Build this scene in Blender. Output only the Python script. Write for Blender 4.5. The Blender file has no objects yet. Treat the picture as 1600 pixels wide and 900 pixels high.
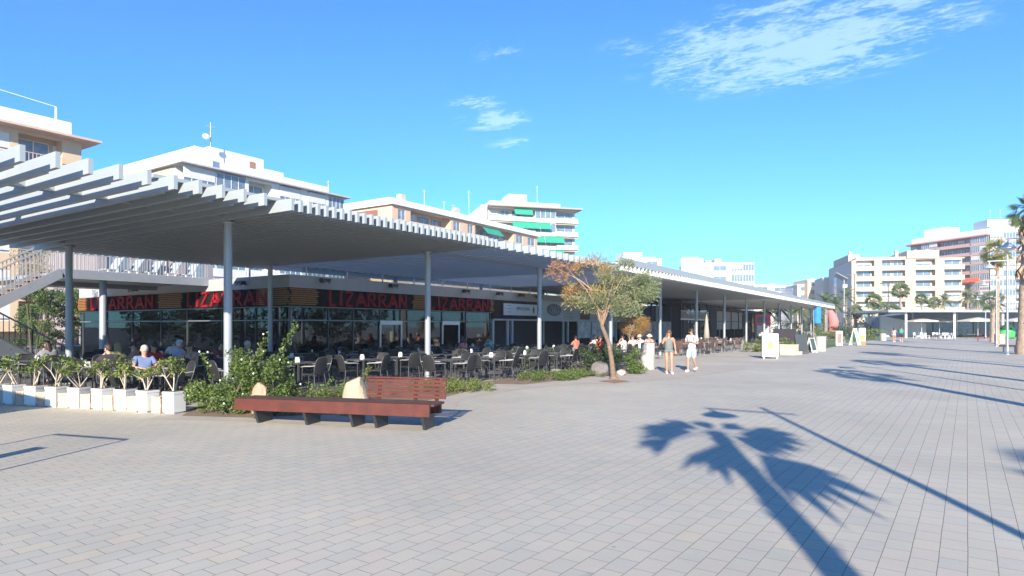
import bpy, bmesh, math, random
from mathutils import Vector, Matrix
R = math.radians
sc = bpy.context.scene
# ------------------------------------------------------------------ camera, world, sun, exposure
HEAD = R(33.4)
FW = Vector((-math.sin(HEAD), math.cos(HEAD), 0)); RT = Vector((math.cos(HEAD), math.sin(HEAD), 0))
EYE = 1.75
cam_d = bpy.data.cameras.new('camera'); cam = bpy.data.objects.new('camera', cam_d); sc.collection.objects.link(cam)
cam.location = (0, 0, EYE); cam.rotation_euler = (R(90), 0, HEAD)
cam_d.sensor_width = 36; cam_d.lens = 22.5; cam_d.shift_y = 0.0375
cam_d.clip_start = 0.1; cam_d.clip_end = 6000
sc.camera = cam
SUN_EL = R(21.5)
LIGHT = Vector((-0.438*math.cos(SUN_EL), 0.899*math.cos(SUN_EL), -math.sin(SUN_EL))).normalized()
w = bpy.data.worlds.new('World'); sc.world = w; w.use_nodes = True
nt = w.node_tree; nt.nodes.clear()
def N(t, **k):
    n = nt.nodes.new(t)
    for a, b in k.items(): setattr(n, a, b)
    return n
def Lk(a, b): nt.links.new(a, b)
def M_(op, a, b=None, c=None):
    n = N('ShaderNodeMath', operation=op)
    for i, v in enumerate((a, b, c)):
        if v is None: continue
        if isinstance(v, (int, float)): n.inputs[i].default_value = v
        else: Lk(v, n.inputs[i])
    return n.outputs[0]
sky = N('ShaderNodeTexSky', sky_type='NISHITA'); sky.sun_disc = False
sky.sun_elevation = SUN_EL; sky.sun_rotation = math.atan2(0.438, -0.899)
sky.altitude = 0; sky.air_density = 1.0; sky.dust_density = 0.0; sky.ozone_density = 2.4
hsv = N('ShaderNodeHueSaturation'); hsv.inputs['Saturation'].default_value = 1.0
tint = N('ShaderNodeMixRGB', blend_type='MULTIPLY'); tint.inputs[0].default_value = 1; tint.inputs[2].default_value = (.30, .76, 1.3, 1)   # deep Mediterranean blue
Lk(sky.outputs[0], tint.inputs[1]); Lk(tint.outputs[0], hsv.inputs['Color'])
tc = N('ShaderNodeTexCoord'); sep = N('ShaderNodeSeparateXYZ'); Lk(tc.outputs['Generated'], sep.inputs[0])
dz = M_('MAXIMUM', sep.outputs[2], 0.02)
cx = M_('DIVIDE', sep.outputs[0], dz); cy = M_('DIVIDE', sep.outputs[1], dz)   # the cloud layer as a plane overhead
cmb = N('ShaderNodeCombineXYZ'); Lk(cx, cmb.inputs[0]); Lk(cy, cmb.inputs[1])
def noise(scale, detail, rough, dist=0.0, stretch=(1, 1, 1), rot=0):
    mp = N('ShaderNodeMapping'); mp.inputs['Scale'].default_value = stretch; mp.inputs['Rotation'].default_value = (0, 0, rot)
    Lk(cmb.outputs[0], mp.inputs[0])
    n = N('ShaderNodeTexNoise'); n.inputs['Scale'].default_value = scale; n.inputs['Detail'].default_value = detail
    n.inputs['Roughness'].default_value = rough; n.inputs['Distortion'].default_value = dist
    Lk(mp.outputs[0], n.inputs['Vector']); return n.outputs[0]
n1 = noise(5.2, 8, 0.6, 0.6, (1.0, 1.7, 1), 0.5); n2 = noise(26, 6, 0.62, 0.5, (1, 2.0, 1), 0.5)
def blob(px, py, rx, ry, rot=0, amt=1.0):
    dx = M_('SUBTRACT', cx, px); dy = M_('SUBTRACT', cy, py)
    c_, s_ = math.cos(rot), math.sin(rot)
    a = M_('ADD', M_('MULTIPLY', dx, c_/rx), M_('MULTIPLY', dy, s_/rx))
    b = M_('ADD', M_('MULTIPLY', dx, -s_/ry), M_('MULTIPLY', dy, c_/ry))
    r = M_('SQRT', M_('ADD', M_('MULTIPLY', a, a), M_('MULTIPLY', b, b)))
    m = M_('MULTIPLY', M_('SUBTRACT', 1.0, r), amt)
    return M_('MAXIMUM', m, 0.0)
mask = blob(-0.42, 2.48, 0.66, 0.52, 0.0)
for b_ in ((-1.78, 2.56, 0.24, 0.19, 0.2, 0.8), (-1.72, 2.30, 0.16, 0.12, 0.3, 0.65), (-1.32, 1.92, 0.14, 0.10, -0.5, 0.4), (-1.9, 2.95, 0.24, 0.16, 0, .45), (-0.9, 2.15, .16, .12, 0, .3)):
    mask = M_('MAXIMUM', mask, blob(*b_))
dens = M_('ADD', M_('MULTIPLY', n1, 2.1), M_('MULTIPLY', n2, 1.3))
dens = M_('ADD', dens, M_('MULTIPLY', mask, 0.62))
dens = M_('MULTIPLY', M_('SUBTRACT', dens, 1.78), 1.1)
dens = M_('MULTIPLY', dens, M_('MINIMUM', M_('MULTIPLY', mask, 3.2), 1.0))
dens = M_('MINIMUM', M_('MAXIMUM', dens, 0.0), 0.42)
mix = N('ShaderNodeMixRGB'); Lk(dens, mix.inputs[0]); Lk(hsv.outputs[0], mix.inputs[1]); mix.inputs[2].default_value = (4.6, 6.0, 7.6, 1)
bg = N('ShaderNodeBackground'); bg.inputs['Strength'].default_value = 0.1
Lk(mix.outputs[0], bg.inputs['Color'])
out = N('ShaderNodeOutputWorld'); Lk(bg.outputs[0], out.inputs['Surface'])
sd = bpy.data.lights.new('sun', 'SUN'); sd.energy = 5.0; sd.angle = R(0.5); sd.color = (1.0, 0.9, 0.77)
sun = bpy.data.objects.new('sun', sd); sc.collection.objects.link(sun)
sun.rotation_euler = LIGHT.to_track_quat('-Z', 'Y').to_euler(); sun.location = (20, -40, 40)
sc.view_settings.view_transform = 'Standard'; sc.view_settings.look = 'None'; sc.view_settings.gamma = 1
sc.view_settings.use_curve_mapping = False; sc.view_settings.exposure = 1.1
sc.cycles.max_bounces = 6; sc.cycles.transparent_max_bounces = 16
# ------------------------------------------------------------------ helpers
C = sc.collection
def W(x, Z, z=0.0):
    p = RT*x + FW*Z; return Vector((p.x, p.y, z))
def G(px, py, z=0.0):
    Z = (EYE-z)*1000.0/(py-510.0); return W((px-800)/1000.0*Z, Z, z)
def P(px, Z, z=0.0): return W((px-800)/1000.0*Z, Z, z)
def Yat(px, X):
    t = (px-800)/1000.0; return abs(X)*(.835+.55*t)/(.55-.835*t)

_m = {}
def mat(name, col, rough=0.7, metal=0.0, var=0.08, scale=3.0, bump=0.0, island=0.0, translucent=0.0, coat=0.0, spec=0.5):
    if name in _m: return _m[name]
    m = bpy.data.materials.new(name); m.use_nodes = True; t = m.node_tree; b = t.nodes['Principled BSDF']
    b.inputs['Roughness'].default_value = rough; b.inputs['Metallic'].default_value = metal
    b.inputs['Specular IOR Level'].default_value = spec; b.inputs['Coat Weight'].default_value = coat
    tcn = t.nodes.new('ShaderNodeTexCoord'); no = t.nodes.new('ShaderNodeTexNoise')
    no.inputs['Scale'].default_value = scale; no.inputs['Detail'].default_value = 5; t.links.new(tcn.outputs['Object'], no.inputs['Vector'])
    mx = t.nodes.new('ShaderNodeMixRGB'); mx.inputs[1].default_value = tuple(max(0, c*(1-var*2)) for c in col)+(1,)
    mx.inputs[2].default_value = tuple(min(1, c*(1+var*2)) for c in col)+(1,)
    t.links.new(no.outputs[0], mx.inputs[0]); o = mx.outputs[0]
    if island:
        g = t.nodes.new('ShaderNodeNewGeometry'); h = t.nodes.new('ShaderNodeHueSaturation')
        mr = t.nodes.new('ShaderNodeMapRange'); mr.inputs[3].default_value = 1-island; mr.inputs[4].default_value = 1+island
        t.links.new(g.outputs['Random Per Island'], mr.inputs[0]); t.links.new(mr.outputs[0], h.inputs['Value'])
        mr2 = t.nodes.new('ShaderNodeMapRange'); mr2.inputs[3].default_value = .5+.05*island; mr2.inputs[4].default_value = .5-.06*island
        t.links.new(g.outputs['Random Per Island'], mr2.inputs[0]); t.links.new(mr2.outputs[0], h.inputs['Hue'])
        t.links.new(o, h.inputs['Color']); o = h.outputs[0]
    t.links.new(o, b.inputs['Base Color'])
    if translucent:
        tr = t.nodes.new('ShaderNodeBsdfTranslucent'); t.links.new(o, tr.inputs[0]); ms = t.nodes.new('ShaderNodeMixShader')
        ms.inputs[0].default_value = translucent; t.links.new(b.outputs[0], ms.inputs[1]); t.links.new(tr.outputs[0], ms.inputs[2])
        t.links.new(ms.outputs[0], t.nodes['Material Output'].inputs[0])
    if bump:
        bp = t.nodes.new('ShaderNodeBump'); bp.inputs['Strength'].default_value = bump; bp.inputs['Distance'].default_value = 0.02
        n3 = t.nodes.new('ShaderNodeTexNoise'); n3.inputs['Scale'].default_value = scale*6; n3.inputs['Detail'].default_value = 6
        t.links.new(tcn.outputs['Object'], n3.inputs['Vector']); t.links.new(n3.outputs[0], bp.inputs['Height']); t.links.new(bp.outputs[0], b.inputs['Normal'])
    _m[name] = m; return m
def glass_mat(name, tint=(0.5, .58, .6), refl=0.5, rough=0.02, trans=0.75, fm=0.9):
    if name in _m: return _m[name]
    m = bpy.data.materials.new(name); m.use_nodes = True; t = m.node_tree; t.nodes.remove(t.nodes['Principled BSDF'])
    gl = t.nodes.new('ShaderNodeBsdfGlossy'); gl.inputs['Roughness'].default_value = rough; gl.inputs[0].default_value = (.9, .95, 1, 1)
    tr = t.nodes.new('ShaderNodeBsdfTransparent'); tr.inputs[0].default_value = tuple(c*trans for c in tint)+(1,)
    fr = t.nodes.new('ShaderNodeFresnel'); fr.inputs[0].default_value = 1.6
    ad = t.nodes.new('ShaderNodeMath'); ad.operation = 'MULTIPLY_ADD'; ad.inputs[1].default_value = fm; ad.inputs[2].default_value = refl; ad.use_clamp = True
    n = t.nodes.new('ShaderNodeTexNoise'); n.inputs['Scale'].default_value = .7; tcn = t.nodes.new('ShaderNodeTexCoord'); t.links.new(tcn.outputs['Object'], n.inputs['Vector'])
    bp = t.nodes.new('ShaderNodeBump'); bp.inputs['Strength'].default_value = .03; bp.inputs['Distance'].default_value = .05; t.links.new(n.outputs[0], bp.inputs['Height'])
    t.links.new(bp.outputs[0], gl.inputs['Normal'])
    ms = t.nodes.new('ShaderNodeMixShader'); t.links.new(fr.outputs[0], ad.inputs[0]); t.links.new(ad.outputs[0], ms.inputs[0])
    t.links.new(tr.outputs[0], ms.inputs[1]); t.links.new(gl.outputs[0], ms.inputs[2]); t.links.new(ms.outputs[0], t.nodes['Material Output'].inputs[0])
    _m[name] = m; return m

class MB:
    def __init__(s): s.v = []; s.f = []; s.mi = []; s.T = None; s.m = 0; s.sm = []
    def add(s, vs, fs, smooth=False):
        o = len(s.v)
        if s.T is not None: vs = [s.T @ Vector(p) for p in vs]
        s.v += [tuple(p) for p in vs]
        for f in fs: s.f.append(tuple(i+o for i in f)); s.mi.append(s.m); s.sm.append(smooth)
        return s
    def box(s, x0, x1, y0, y1, z0, z1, T=None):
        vs = [(x, y, z) for z in (z0, z1) for x, y in ((x0, y0), (x1, y0), (x1, y1), (x0, y1))]
        if T is not None: vs = [T @ Vector(p) for p in vs]
        return s.add(vs, [(3, 2, 1, 0), (4, 5, 6, 7), (0, 1, 5, 4), (1, 2, 6, 5), (2, 3, 7, 6), (3, 0, 4, 7)])
    def bar(s, p, q, w_, h_=None, up=(0, 0, 1)):
        h_ = h_ or w_; p = Vector(p); q = Vector(q); d = (q-p).normalized(); u = Vector(up)
        if abs(d.dot(u)) > .98: u = Vector((0, 1, 0))
        r = d.cross(u).normalized()*w_/2; u = r.cross(d).normalized()*h_/2
        vs = [a+b for a in (p, q) for b in (-r-u, r-u, r+u, -r+u)]
        return s.add(vs, [(3, 2, 1, 0), (4, 5, 6, 7), (0, 1, 5, 4), (1, 2, 6, 5), (2, 3, 7, 6), (3, 0, 4, 7)])
    def tube(s, pts, rad, n=8, cap=True):
        pts = [Vector(p) for p in pts]; k = len(pts)
        if isinstance(rad, (int, float)): rad = [rad]*k
        vs = []; pr = None
        for i, p in enumerate(pts):
            d = (pts[min(i+1, k-1)]-pts[max(i-1, 0)]).normalized()
            if pr is None:
                a = Vector((0, 0, 1)) if abs(d.z) < .9 else Vector((1, 0, 0)); pr = d.cross(a).normalized()
            pr = (pr-d*pr.dot(d)).normalized(); q = d.cross(pr)
            for j in range(n):
                t_ = 2*math.pi*j/n; vs.append(p+(pr*math.cos(t_)+q*math.sin(t_))*rad[i])
        fs = [(i*n+j, i*n+(j+1) % n, (i+1)*n+(j+1) % n, (i+1)*n+j) for i in range(k-1) for j in range(n)]
        s.add(vs, fs, True)
        if cap:
            s.add(vs[:n], [tuple(range(n))[::-1]]); s.add(vs[-n:], [tuple(range(n))])
        return s
    def prism(s, poly, axis_vec, T=None):
        a = [Vector(p) for p in poly]; b = [p+Vector(axis_vec) for p in a]; n = len(a)
        vs = a+b
        if T is not None: vs = [T @ p for p in vs]
        return s.add(vs, [tuple(range(n))[::-1], tuple(range(n, 2*n))]+[(i, (i+1) % n, n+(i+1) % n, n+i) for i in range(n)])
    def sphere(s, c, r, nu=12, nv=8, T=None, z0=-1.0, z1=1.0):
        rx, ry, rz = (r, r, r) if isinstance(r, (int, float)) else r; vs = []
        for i in range(nv+1):
            zz = z0+(z1-z0)*i/nv; zz = max(-.999, min(.999, math.sin(math.asin(max(-1, z0))+(math.asin(min(1, z1))-math.asin(max(-1, z0)))*i/nv)))
            rr = math.sqrt(1-zz*zz)
            for j in range(nu):
                t_ = 2*math.pi*j/nu; vs.append(Vector((c[0]+rx*rr*math.cos(t_), c[1]+ry*rr*math.sin(t_), c[2]+rz*zz)))
        if T is not None: vs = [T @ p for p in vs]
        fs = [(i*nu+j, i*nu+(j+1) % nu, (i+1)*nu+(j+1) % nu, (i+1)*nu+j) for i in range(nv) for j in range(nu)]
        s.add(vs, fs, True); s.add(vs[:nu], [tuple(range(nu))[::-1]]); s.add(vs[-nu:], [tuple(range(nu))]); return s
    def lathe(s, prof, n=16, c=(0, 0, 0)):
        vs = [(c[0]+r*math.cos(2*math.pi*j/n), c[1]+r*math.sin(2*math.pi*j/n), c[2]+z) for r, z in prof for j in range(n)]
        k = len(prof); return s.add(vs, [(i*n+j, i*n+(j+1) % n, (i+1)*n+(j+1) % n, (i+1)*n+j) for i in range(k-1) for j in range(n)], True)
    def mesh(s, name, mats):
        me = bpy.data.meshes.new(name); me.from_pydata(s.v, [], s.f)
        for m in (mats if isinstance(mats, (list, tuple)) else [mats]): me.materials.append(m)
        me.polygons.foreach_set('material_index', s.mi); me.polygons.foreach_set('use_smooth', s.sm); me.update(); return me
    def build(s, name, mats, parent=None, bevel=0.0):
        o = bpy.data.objects.new(name, s.mesh(name, mats)); C.objects.link(o)
        if parent: o.parent = parent
        if bevel:
            b = o.modifiers.new('bevel', 'BEVEL'); b.width = bevel; b.segments = 2; b.limit_method = 'ANGLE'
        return o
def thing(name, label, cat, loc=(0, 0, 0), rz=0.0, group=None):
    o = bpy.data.objects.new(name, None); C.objects.link(o); o.location = loc; o.rotation_euler = (0, 0, rz); o.empty_display_size = .2
    o['label'] = label; o['category'] = cat
    if group: o['group'] = group
    return o
def tag(o, label, cat, group=None):
    o['label'] = label; o['category'] = cat
    if group: o['group'] = group
    return o
def struct(o, kind='structure'): o['kind'] = kind; return o
_kids = {}
def kids(o):
    if o.name not in _kids: _kids[o.name] = [c for c in C.objects if c.parent == o]
    return _kids[o.name]
def dup(root, loc, rz, label, scale=None, parent=None):
    r = root.copy(); C.objects.link(r); r.location = loc; r.rotation_euler = (0, 0, rz)
    if label: r['label'] = label
    if scale: r.scale = scale
    for ch in kids(root):
        c = ch.copy(); C.objects.link(c); c.parent = r
        for g in kids(ch):
            d = g.copy(); C.objects.link(d); d.parent = c
    return r
def text(name, s, height, mt, parent, loc, rot, ext=0.01, xs=1.0, align='LEFT', fat=0.0):
    cu = bpy.data.curves.new(name, 'FONT'); cu.body = s; cu.size = height*1.38; cu.extrude = ext; cu.align_x = align; cu.offset = fat
    cu.resolution_u = 3
    t = bpy.data.objects.new(name, cu); C.objects.link(t); bpy.context.view_layer.update()
    me = bpy.data.meshes.new_from_object(t.evaluated_get(bpy.context.evaluated_depsgraph_get())); bpy.data.objects.remove(t)
    me.transform(Matrix.Diagonal((xs, 1, 1, 1))); me.materials.clear(); me.materials.append(mt)
    o = bpy.data.objects.new(name, me); C.objects.link(o); o.location = loc; o.rotation_euler = rot
    if parent: o.parent = parent
    return o
def leaves(mb, clumps, n, size, rng, aspect=0.45, flat=0.0):
    """n small diamond leaves spread through a list of (centre, radii) clumps"""
    wts = [c[1][0]*c[1][1]*c[1][2] for c in clumps]; tot = sum(wts)
    for (c, r), wt in zip(clumps, wts):
        for _ in range(int(n*wt/tot)+1):
            d = Vector((rng.gauss(0, 1), rng.gauss(0, 1), rng.gauss(0, 1))).normalized()*(rng.random()**0.45)
            p = Vector((c[0]+d.x*r[0], c[1]+d.y*r[1], c[2]+d.z*r[2]))
            a = Vector((rng.gauss(0, 1), rng.gauss(0, 1), rng.gauss(0, 1)*(1-flat))).normalized()
            b = a.cross(Vector((rng.gauss(0, 1), rng.gauss(0, 1), rng.gauss(0, 1)))).normalized()
            L = size*(.6+.8*rng.random())
            mb.add([p-a*L/2, p+b*L*aspect/2, p+a*L/2, p-b*L*aspect/2], [(0, 1, 2, 3)])
    return mb
ordn = ['first', 'second', 'third', 'fourth', 'fifth', 'sixth', 'seventh', 'eighth', 'ninth', 'tenth', 'eleventh', 'twelfth', 'thirteenth', 'fourteenth', 'fifteenth', 'sixteenth']
# materials
white = mat('white_paint', (.74, .74, .72), .6, var=.04, scale=1.2)
grey_metal = mat('grey_painted_metal', (.34, .37, .39), .42, .25, var=.04)
alu = mat('aluminium', (.5, .52, .54), .35, .7, var=.05)
dark_metal = mat('dark_metal', (.055, .06, .065), .45, .5)
black = mat('black_plastic', (.02, .02, .022), .5)
concrete = mat('concrete', (.42, .40, .36), .85, var=.1, scale=4, bump=.3)
bark = mat('bark', (.30, .21, .14), .9, var=.2, scale=8, bump=.8)
leafg = mat('leaf_green', (.105, .165, .035), .55, var=.15, island=.5, translucent=.3)
leafl = mat('leaf_light', (.16, .21, .05), .55, var=.15, island=.45, translucent=.35)
leafd = mat('leaf_dark', (.035, .065, .02), .55, var=.15, island=.5, translucent=.2)
dglass = glass_mat('shop_glass', (.45, .5, .52), .02, .01, .6)
wglass = mat('window_glass_dark', (.05, .06, .075), .08, 0, var=.2, spec=1.0)
wblind = mat('window_blind', (.62, .62, .6), .6, var=.05)
# ------------------------------------------------------------------ ground
def paver_mat():
    m = bpy.data.materials.new('clay_and_grey_pavers'); m.use_nodes = True; t = m.node_tree; b = t.nodes['Principled BSDF']
    def n(k, **kw):
        x = t.nodes.new(k)
        for a, v in kw.items(): setattr(x, a, v)
        return x
    L = t.links.new
    geo = n('ShaderNodeNewGeometry'); mp = n('ShaderNodeMapping'); mp.inputs['Rotation'].default_value = (0, 0, R(-88)); L(geo.outputs['Position'], mp.inputs[0])
    nz = n('ShaderNodeTexNoise'); nz.inputs['Scale'].default_value = 1.3; L(geo.outputs['Position'], nz.inputs['Vector'])
    wob = n('ShaderNodeVectorMath', operation='MULTIPLY_ADD'); wob.inputs[1].default_value = (.012, .012, 0); L(nz.outputs['Color'], wob.inputs[0]); L(mp.outputs[0], wob.inputs[2])
    br = n('ShaderNodeTexBrick'); br.offset = .5; br.offset_frequency = 2
    br.inputs['Color1'].default_value = (0, 0, 0, 1); br.inputs['Color2'].default_value = (1, 1, 1, 1); br.inputs['Mortar'].default_value = (.5, .5, .5, 1)
    br.inputs['Scale'].default_value = 1; br.inputs['Brick Width'].default_value = .26; br.inputs['Row Height'].default_value = .18
    br.inputs['Mortar Size'].default_value = .0032; br.inputs['Mortar Smooth'].default_value = .3; L(wob.outputs[0], br.inputs['Vector'])
    ra = n('ShaderNodeValToRGB'); L(br.outputs['Color'], ra.inputs[0]); e = ra.color_ramp
    cols = [(0, (.415, .40, .35)), (.15, (.435, .415, .355)), (.35, (.45, .42, .355)), (.55, (.465, .415, .355)), (.75, (.462, .43, .358)), (.9, (.435, .41, .36)), (1, (.49, .435, .345))]
    e.elements[0].position = 0; e.elements[0].color = cols[0][1]+(1,); e.elements[1].position = 1; e.elements[1].color = cols[-1][1]+(1,)
    for p_, c in cols[1:-1]: x = e.elements.new(p_); x.color = c+(1,)
    big = n('ShaderNodeTexNoise'); big.inputs['Scale'].default_value = .22; big.inputs['Detail'].default_value = 6; big.inputs['Roughness'].default_value = .65; L(geo.outputs['Position'], big.inputs['Vector'])
    rb = n('ShaderNodeMapRange'); rb.inputs[1].default_value = .3; rb.inputs[2].default_value = .7; rb.inputs[3].default_value = .84; rb.inputs[4].default_value = 1.12; L(big.outputs[0], rb.inputs[0])
    fi = n('ShaderNodeTexNoise'); fi.inputs['Scale'].default_value = 60; fi.inputs['Detail'].default_value = 4; L(geo.outputs['Position'], fi.inputs['Vector'])
    rf = n('ShaderNodeMapRange'); rf.inputs[3].default_value = .88; rf.inputs[4].default_value = 1.12; L(fi.outputs[0], rf.inputs[0])
    mu = n('ShaderNodeMath', operation='MULTIPLY'); L(rb.outputs[0], mu.inputs[0]); L(rf.outputs[0], mu.inputs[1])
    # a few dark trodden spots
    sp = n('ShaderNodeTexNoise'); sp.inputs['Scale'].default_value = 2.1; sp.inputs['Detail'].default_value = 3; L(geo.outputs['Position'], sp.inputs['Vector'])
    rs = n('ShaderNodeMapRange'); rs.inputs[1].default_value = .72; rs.inputs[2].default_value = .8; rs.inputs[3].default_value = 1; rs.inputs[4].default_value = .6; L(sp.outputs[0], rs.inputs[0])
    vo = n('ShaderNodeTexVoronoi'); vo.inputs['Scale'].default_value = 1.6; L(geo.outputs['Position'], vo.inputs['Vector'])
    rv = n('ShaderNodeMapRange'); rv.inputs[1].default_value = .02; rv.inputs[2].default_value = .04; rv.inputs[3].default_value = .68; rv.inputs[4].default_value = 1; L(vo.outputs['Distance'], rv.inputs[0])
    ms = n('ShaderNodeMath', operation='MULTIPLY'); L(rs.outputs[0], ms.inputs[0]); L(rv.outputs[0], ms.inputs[1])
    mu2 = n('ShaderNodeMath', operation='MULTIPLY'); L(mu.outputs[0], mu2.inputs[0]); L(ms.outputs[0], mu2.inputs[1])
    h = n('ShaderNodeHueSaturation'); L(ra.outputs[0], h.inputs['Color']); L(mu2.outputs[0], h.inputs['Value'])
    mx = n('ShaderNodeMixRGB'); L(br.outputs['Fac'], mx.inputs[0]); tn = n('ShaderNodeMixRGB', blend_type='MULTIPLY'); tn.inputs[0].default_value = 1; tn.inputs[2].default_value = (.99, .985, .925, 1); L(h.outputs[0], tn.inputs[1]); L(tn.outputs[0], mx.inputs[1]); mx.inputs[2].default_value = (.15, .13, .11, 1)
    L(mx.outputs[0], b.inputs['Base Color']); b.inputs['Roughness'].default_value = .8
    iv = n('ShaderNodeMath', operation='SUBTRACT'); iv.inputs[0].default_value = 1; L(br.outputs['Fac'], iv.inputs[1])
    bp = n('ShaderNodeBump'); bp.inputs['Strength'].default_value = .35; bp.inputs['Distance'].default_value = .004; L(iv.outputs[0], bp.inputs['Height']); L(bp.outputs[0], b.inputs['Normal'])
    return m
g = MB(); xs = [-1500, -44, -41, 2500]; zs = [-1, -1, 0, 0]
vs = [(x, y, z) for x, z in zip(xs, zs) for y in (-1000, 2500)]
g.add(vs, [(2*i, 2*i+2, 2*i+3, 2*i+1) for i in range(3)]); g.mi = [1, 1, 0]
struct(g.build('ground', [paver_mat(), mat('asphalt', (.06, .06, .062), .9, var=.1, bump=.3)]))
def sheet(name, pts, z, mt):
    m = MB(); m.add([(p.x, p.y, z) for p in pts], [tuple(range(len(pts)))]); o = m.build(name, mt)
    if o.data.polygons[0].normal.z < 0: o.data.flip_normals()
    return struct(o)
path_m = mat('sandy_concrete', (.40, .355, .29), .9, var=.12, scale=1.5, bump=.2)
soil_m = mat('dry_soil', (.20, .14, .09), 1, var=.25, scale=3, bump=.6)
sheet('path', [G(*p) for p in ((230, 655), (385, 658), (655, 673), (688, 669), (720, 625), (765, 616), (830, 606), (900, 601), (960, 599), (1060, 592), (1165, 578), (1165, 571), (1080, 571), (1000, 573), (940, 578), (800, 590), (640, 606), (300, 630))], .004, path_m)
sheet('flower_bed', [G(*p) for p in ((284, 650), (395, 653), (560, 645), (690, 622), (752, 606), (770, 600), (820, 601), (890, 593), (950, 585), (1000, 577), (995, 571), (900, 576), (815, 588), (760, 596), (640, 603), (470, 615), (330, 620))], .008, soil_m)
sheet('tree_pit', [G(*p) for p in ((935, 596), (960, 599), (985, 596), (960, 593))], .012, mat('reddish_earth', (.28, .15, .09), 1, var=.2))
sheet('lawn', [G(*p) for p in ((1278, 547), (1313, 540), (1320, 531), (1290, 532), (1240, 541))], .01, mat('lawn_green', (.10, .17, .04), 1, var=.25, scale=2, bump=.6))
sheet('lawn', [G(*p) for p in ((1322, 536), (1380, 530), (1385, 524), (1320, 526))], .01, mat('lawn_green', (.1, .17, .04)))
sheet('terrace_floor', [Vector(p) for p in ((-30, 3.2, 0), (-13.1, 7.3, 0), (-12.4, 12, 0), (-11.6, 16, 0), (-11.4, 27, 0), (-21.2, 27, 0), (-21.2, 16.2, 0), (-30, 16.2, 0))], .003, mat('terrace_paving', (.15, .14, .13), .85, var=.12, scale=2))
sheet('terrace_floor', [Vector(p) for p in ((-11.4, 27, 0), (-11.4, 97, 0), (-21.2, 97, 0), (-21.2, 27, 0))], .0035, mat('terrace_paving_bounce', (.44, .41, .37), .85, var=.12, scale=2))  # far paving paled to bounce more light up under the canopy
# ------------------------------------------------------------------ slatted canopy
XE, XB = -11.3, -24.1; ZU = 4.2
def canopy(label, loc, rz, y0, y1, dense, cols_y, xe, xb, xc, roof_from=None):
    t = thing('slatted_canopy', label, 'canopy', loc, rz)
    sl = MB(); s2_ = MB(); y = y0
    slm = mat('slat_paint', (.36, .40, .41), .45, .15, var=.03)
    while y < y1:
        inb = dense and dense[0] <= y < dense[1]
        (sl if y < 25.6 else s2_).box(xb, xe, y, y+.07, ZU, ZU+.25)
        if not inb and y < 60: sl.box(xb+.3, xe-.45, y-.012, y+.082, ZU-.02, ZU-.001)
        y += .23 if inb else .46
        if dense and dense[0]-.23 < y < dense[0]: y = dense[0]
    for p_i in range(0): pass
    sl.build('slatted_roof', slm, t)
    s2_.build('slatted_roof', mat('bounce_lit_slat_paint', (.74, .74, .73), .5, .1, var=.03), t)  # same paint as the near slats, whitened in place of bounced light
    for xx in xc:
        b = MB(); b.box(xx-.09, xx+.09, y0, y1, ZU+.07, ZU+.42); b.build('beam', grey_metal, t)
    b = MB(); b.box((xc[0]+xc[1])/2-.05, (xc[0]+xc[1])/2+.05, y0, y1, ZU+.15, ZU+.36); b.build('beam', grey_metal, t)
    if roof_from:
        for a, e, ed_ in roof_from:
            b = MB(); b.box(xe-.6 if ed_ > 5 else xb+.1, xe-.09 if ed_ > 5 else xe-ed_, a, e, ZU+.255, ZU+.32); b.build('roof_sheet', slm if a < 20 else mat('bounce_lit_sheet_paint', (.76, .76, .75), .5), t)  # far sheet colour whitened to stand in for light bounced off the floor
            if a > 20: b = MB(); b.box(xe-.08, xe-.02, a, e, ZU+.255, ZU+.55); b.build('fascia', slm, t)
    for yy in cols_y:
        for xx in xc:
            b = MB(); b.tube([(xx, yy, 0), (xx, yy, ZU+.02)], .095, 14); b.lathe([(.0, ZU-.04), (.16, ZU-.04), (.16, ZU-.005), (0, ZU-.005)], 14, (xx, yy, 0)); b.lathe([(.17, 0), (.17, .02), (.1, .02)], 14, (xx, yy, 0))
            b.build('column', grey_metal, t)
    return t
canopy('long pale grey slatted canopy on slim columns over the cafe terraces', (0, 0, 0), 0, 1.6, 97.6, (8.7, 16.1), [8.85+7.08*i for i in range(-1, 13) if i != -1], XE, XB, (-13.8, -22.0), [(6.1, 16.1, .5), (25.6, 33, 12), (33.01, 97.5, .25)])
# ------------------------------------------------------------------ restaurant pavilion
FX, FY = -21.3, 16.3
rb = thing('restaurant_building', 'dark glazed restaurant pavilion with red lettered sign band and raw concrete parapet', 'restaurant', (0, 0, 0))
par = mat('render_grey', (.36, .355, .34), .85, var=.08, scale=1.5)
m = MB()
Y_END = 52.0; XL = -39.3
m.box(FX-.3, FX, FY-.0, Y_END, 3.3, 3.82); m.box(XL, FX-.3, FY, FY+.3, 3.3, 3.82)
m.box(XL, XL+.3, FY+.3, Y_END, 0, 3.82); m.box(XL+.3, FX-.3, Y_END-.3, Y_END, 0, 3.82)
m.box(XL+.3, FX-.3, FY+.3, Y_END-.3, 3.28, 3.4)
m.build('wall', par, rb)
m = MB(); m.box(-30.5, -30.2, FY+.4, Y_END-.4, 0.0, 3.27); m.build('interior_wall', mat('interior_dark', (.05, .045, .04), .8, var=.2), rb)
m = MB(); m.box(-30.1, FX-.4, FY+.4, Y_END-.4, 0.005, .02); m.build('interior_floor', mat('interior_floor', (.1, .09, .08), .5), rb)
m = MB(); m.box(-29.4, -28.5, 19, 29, .02, 1.1); m.box(-29.5, -28.4, 18.9, 29.1, 1.1, 1.15); m.build('bar_counter', mat('bar_wood', (.10, .06, .035), .5), rb)
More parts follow.
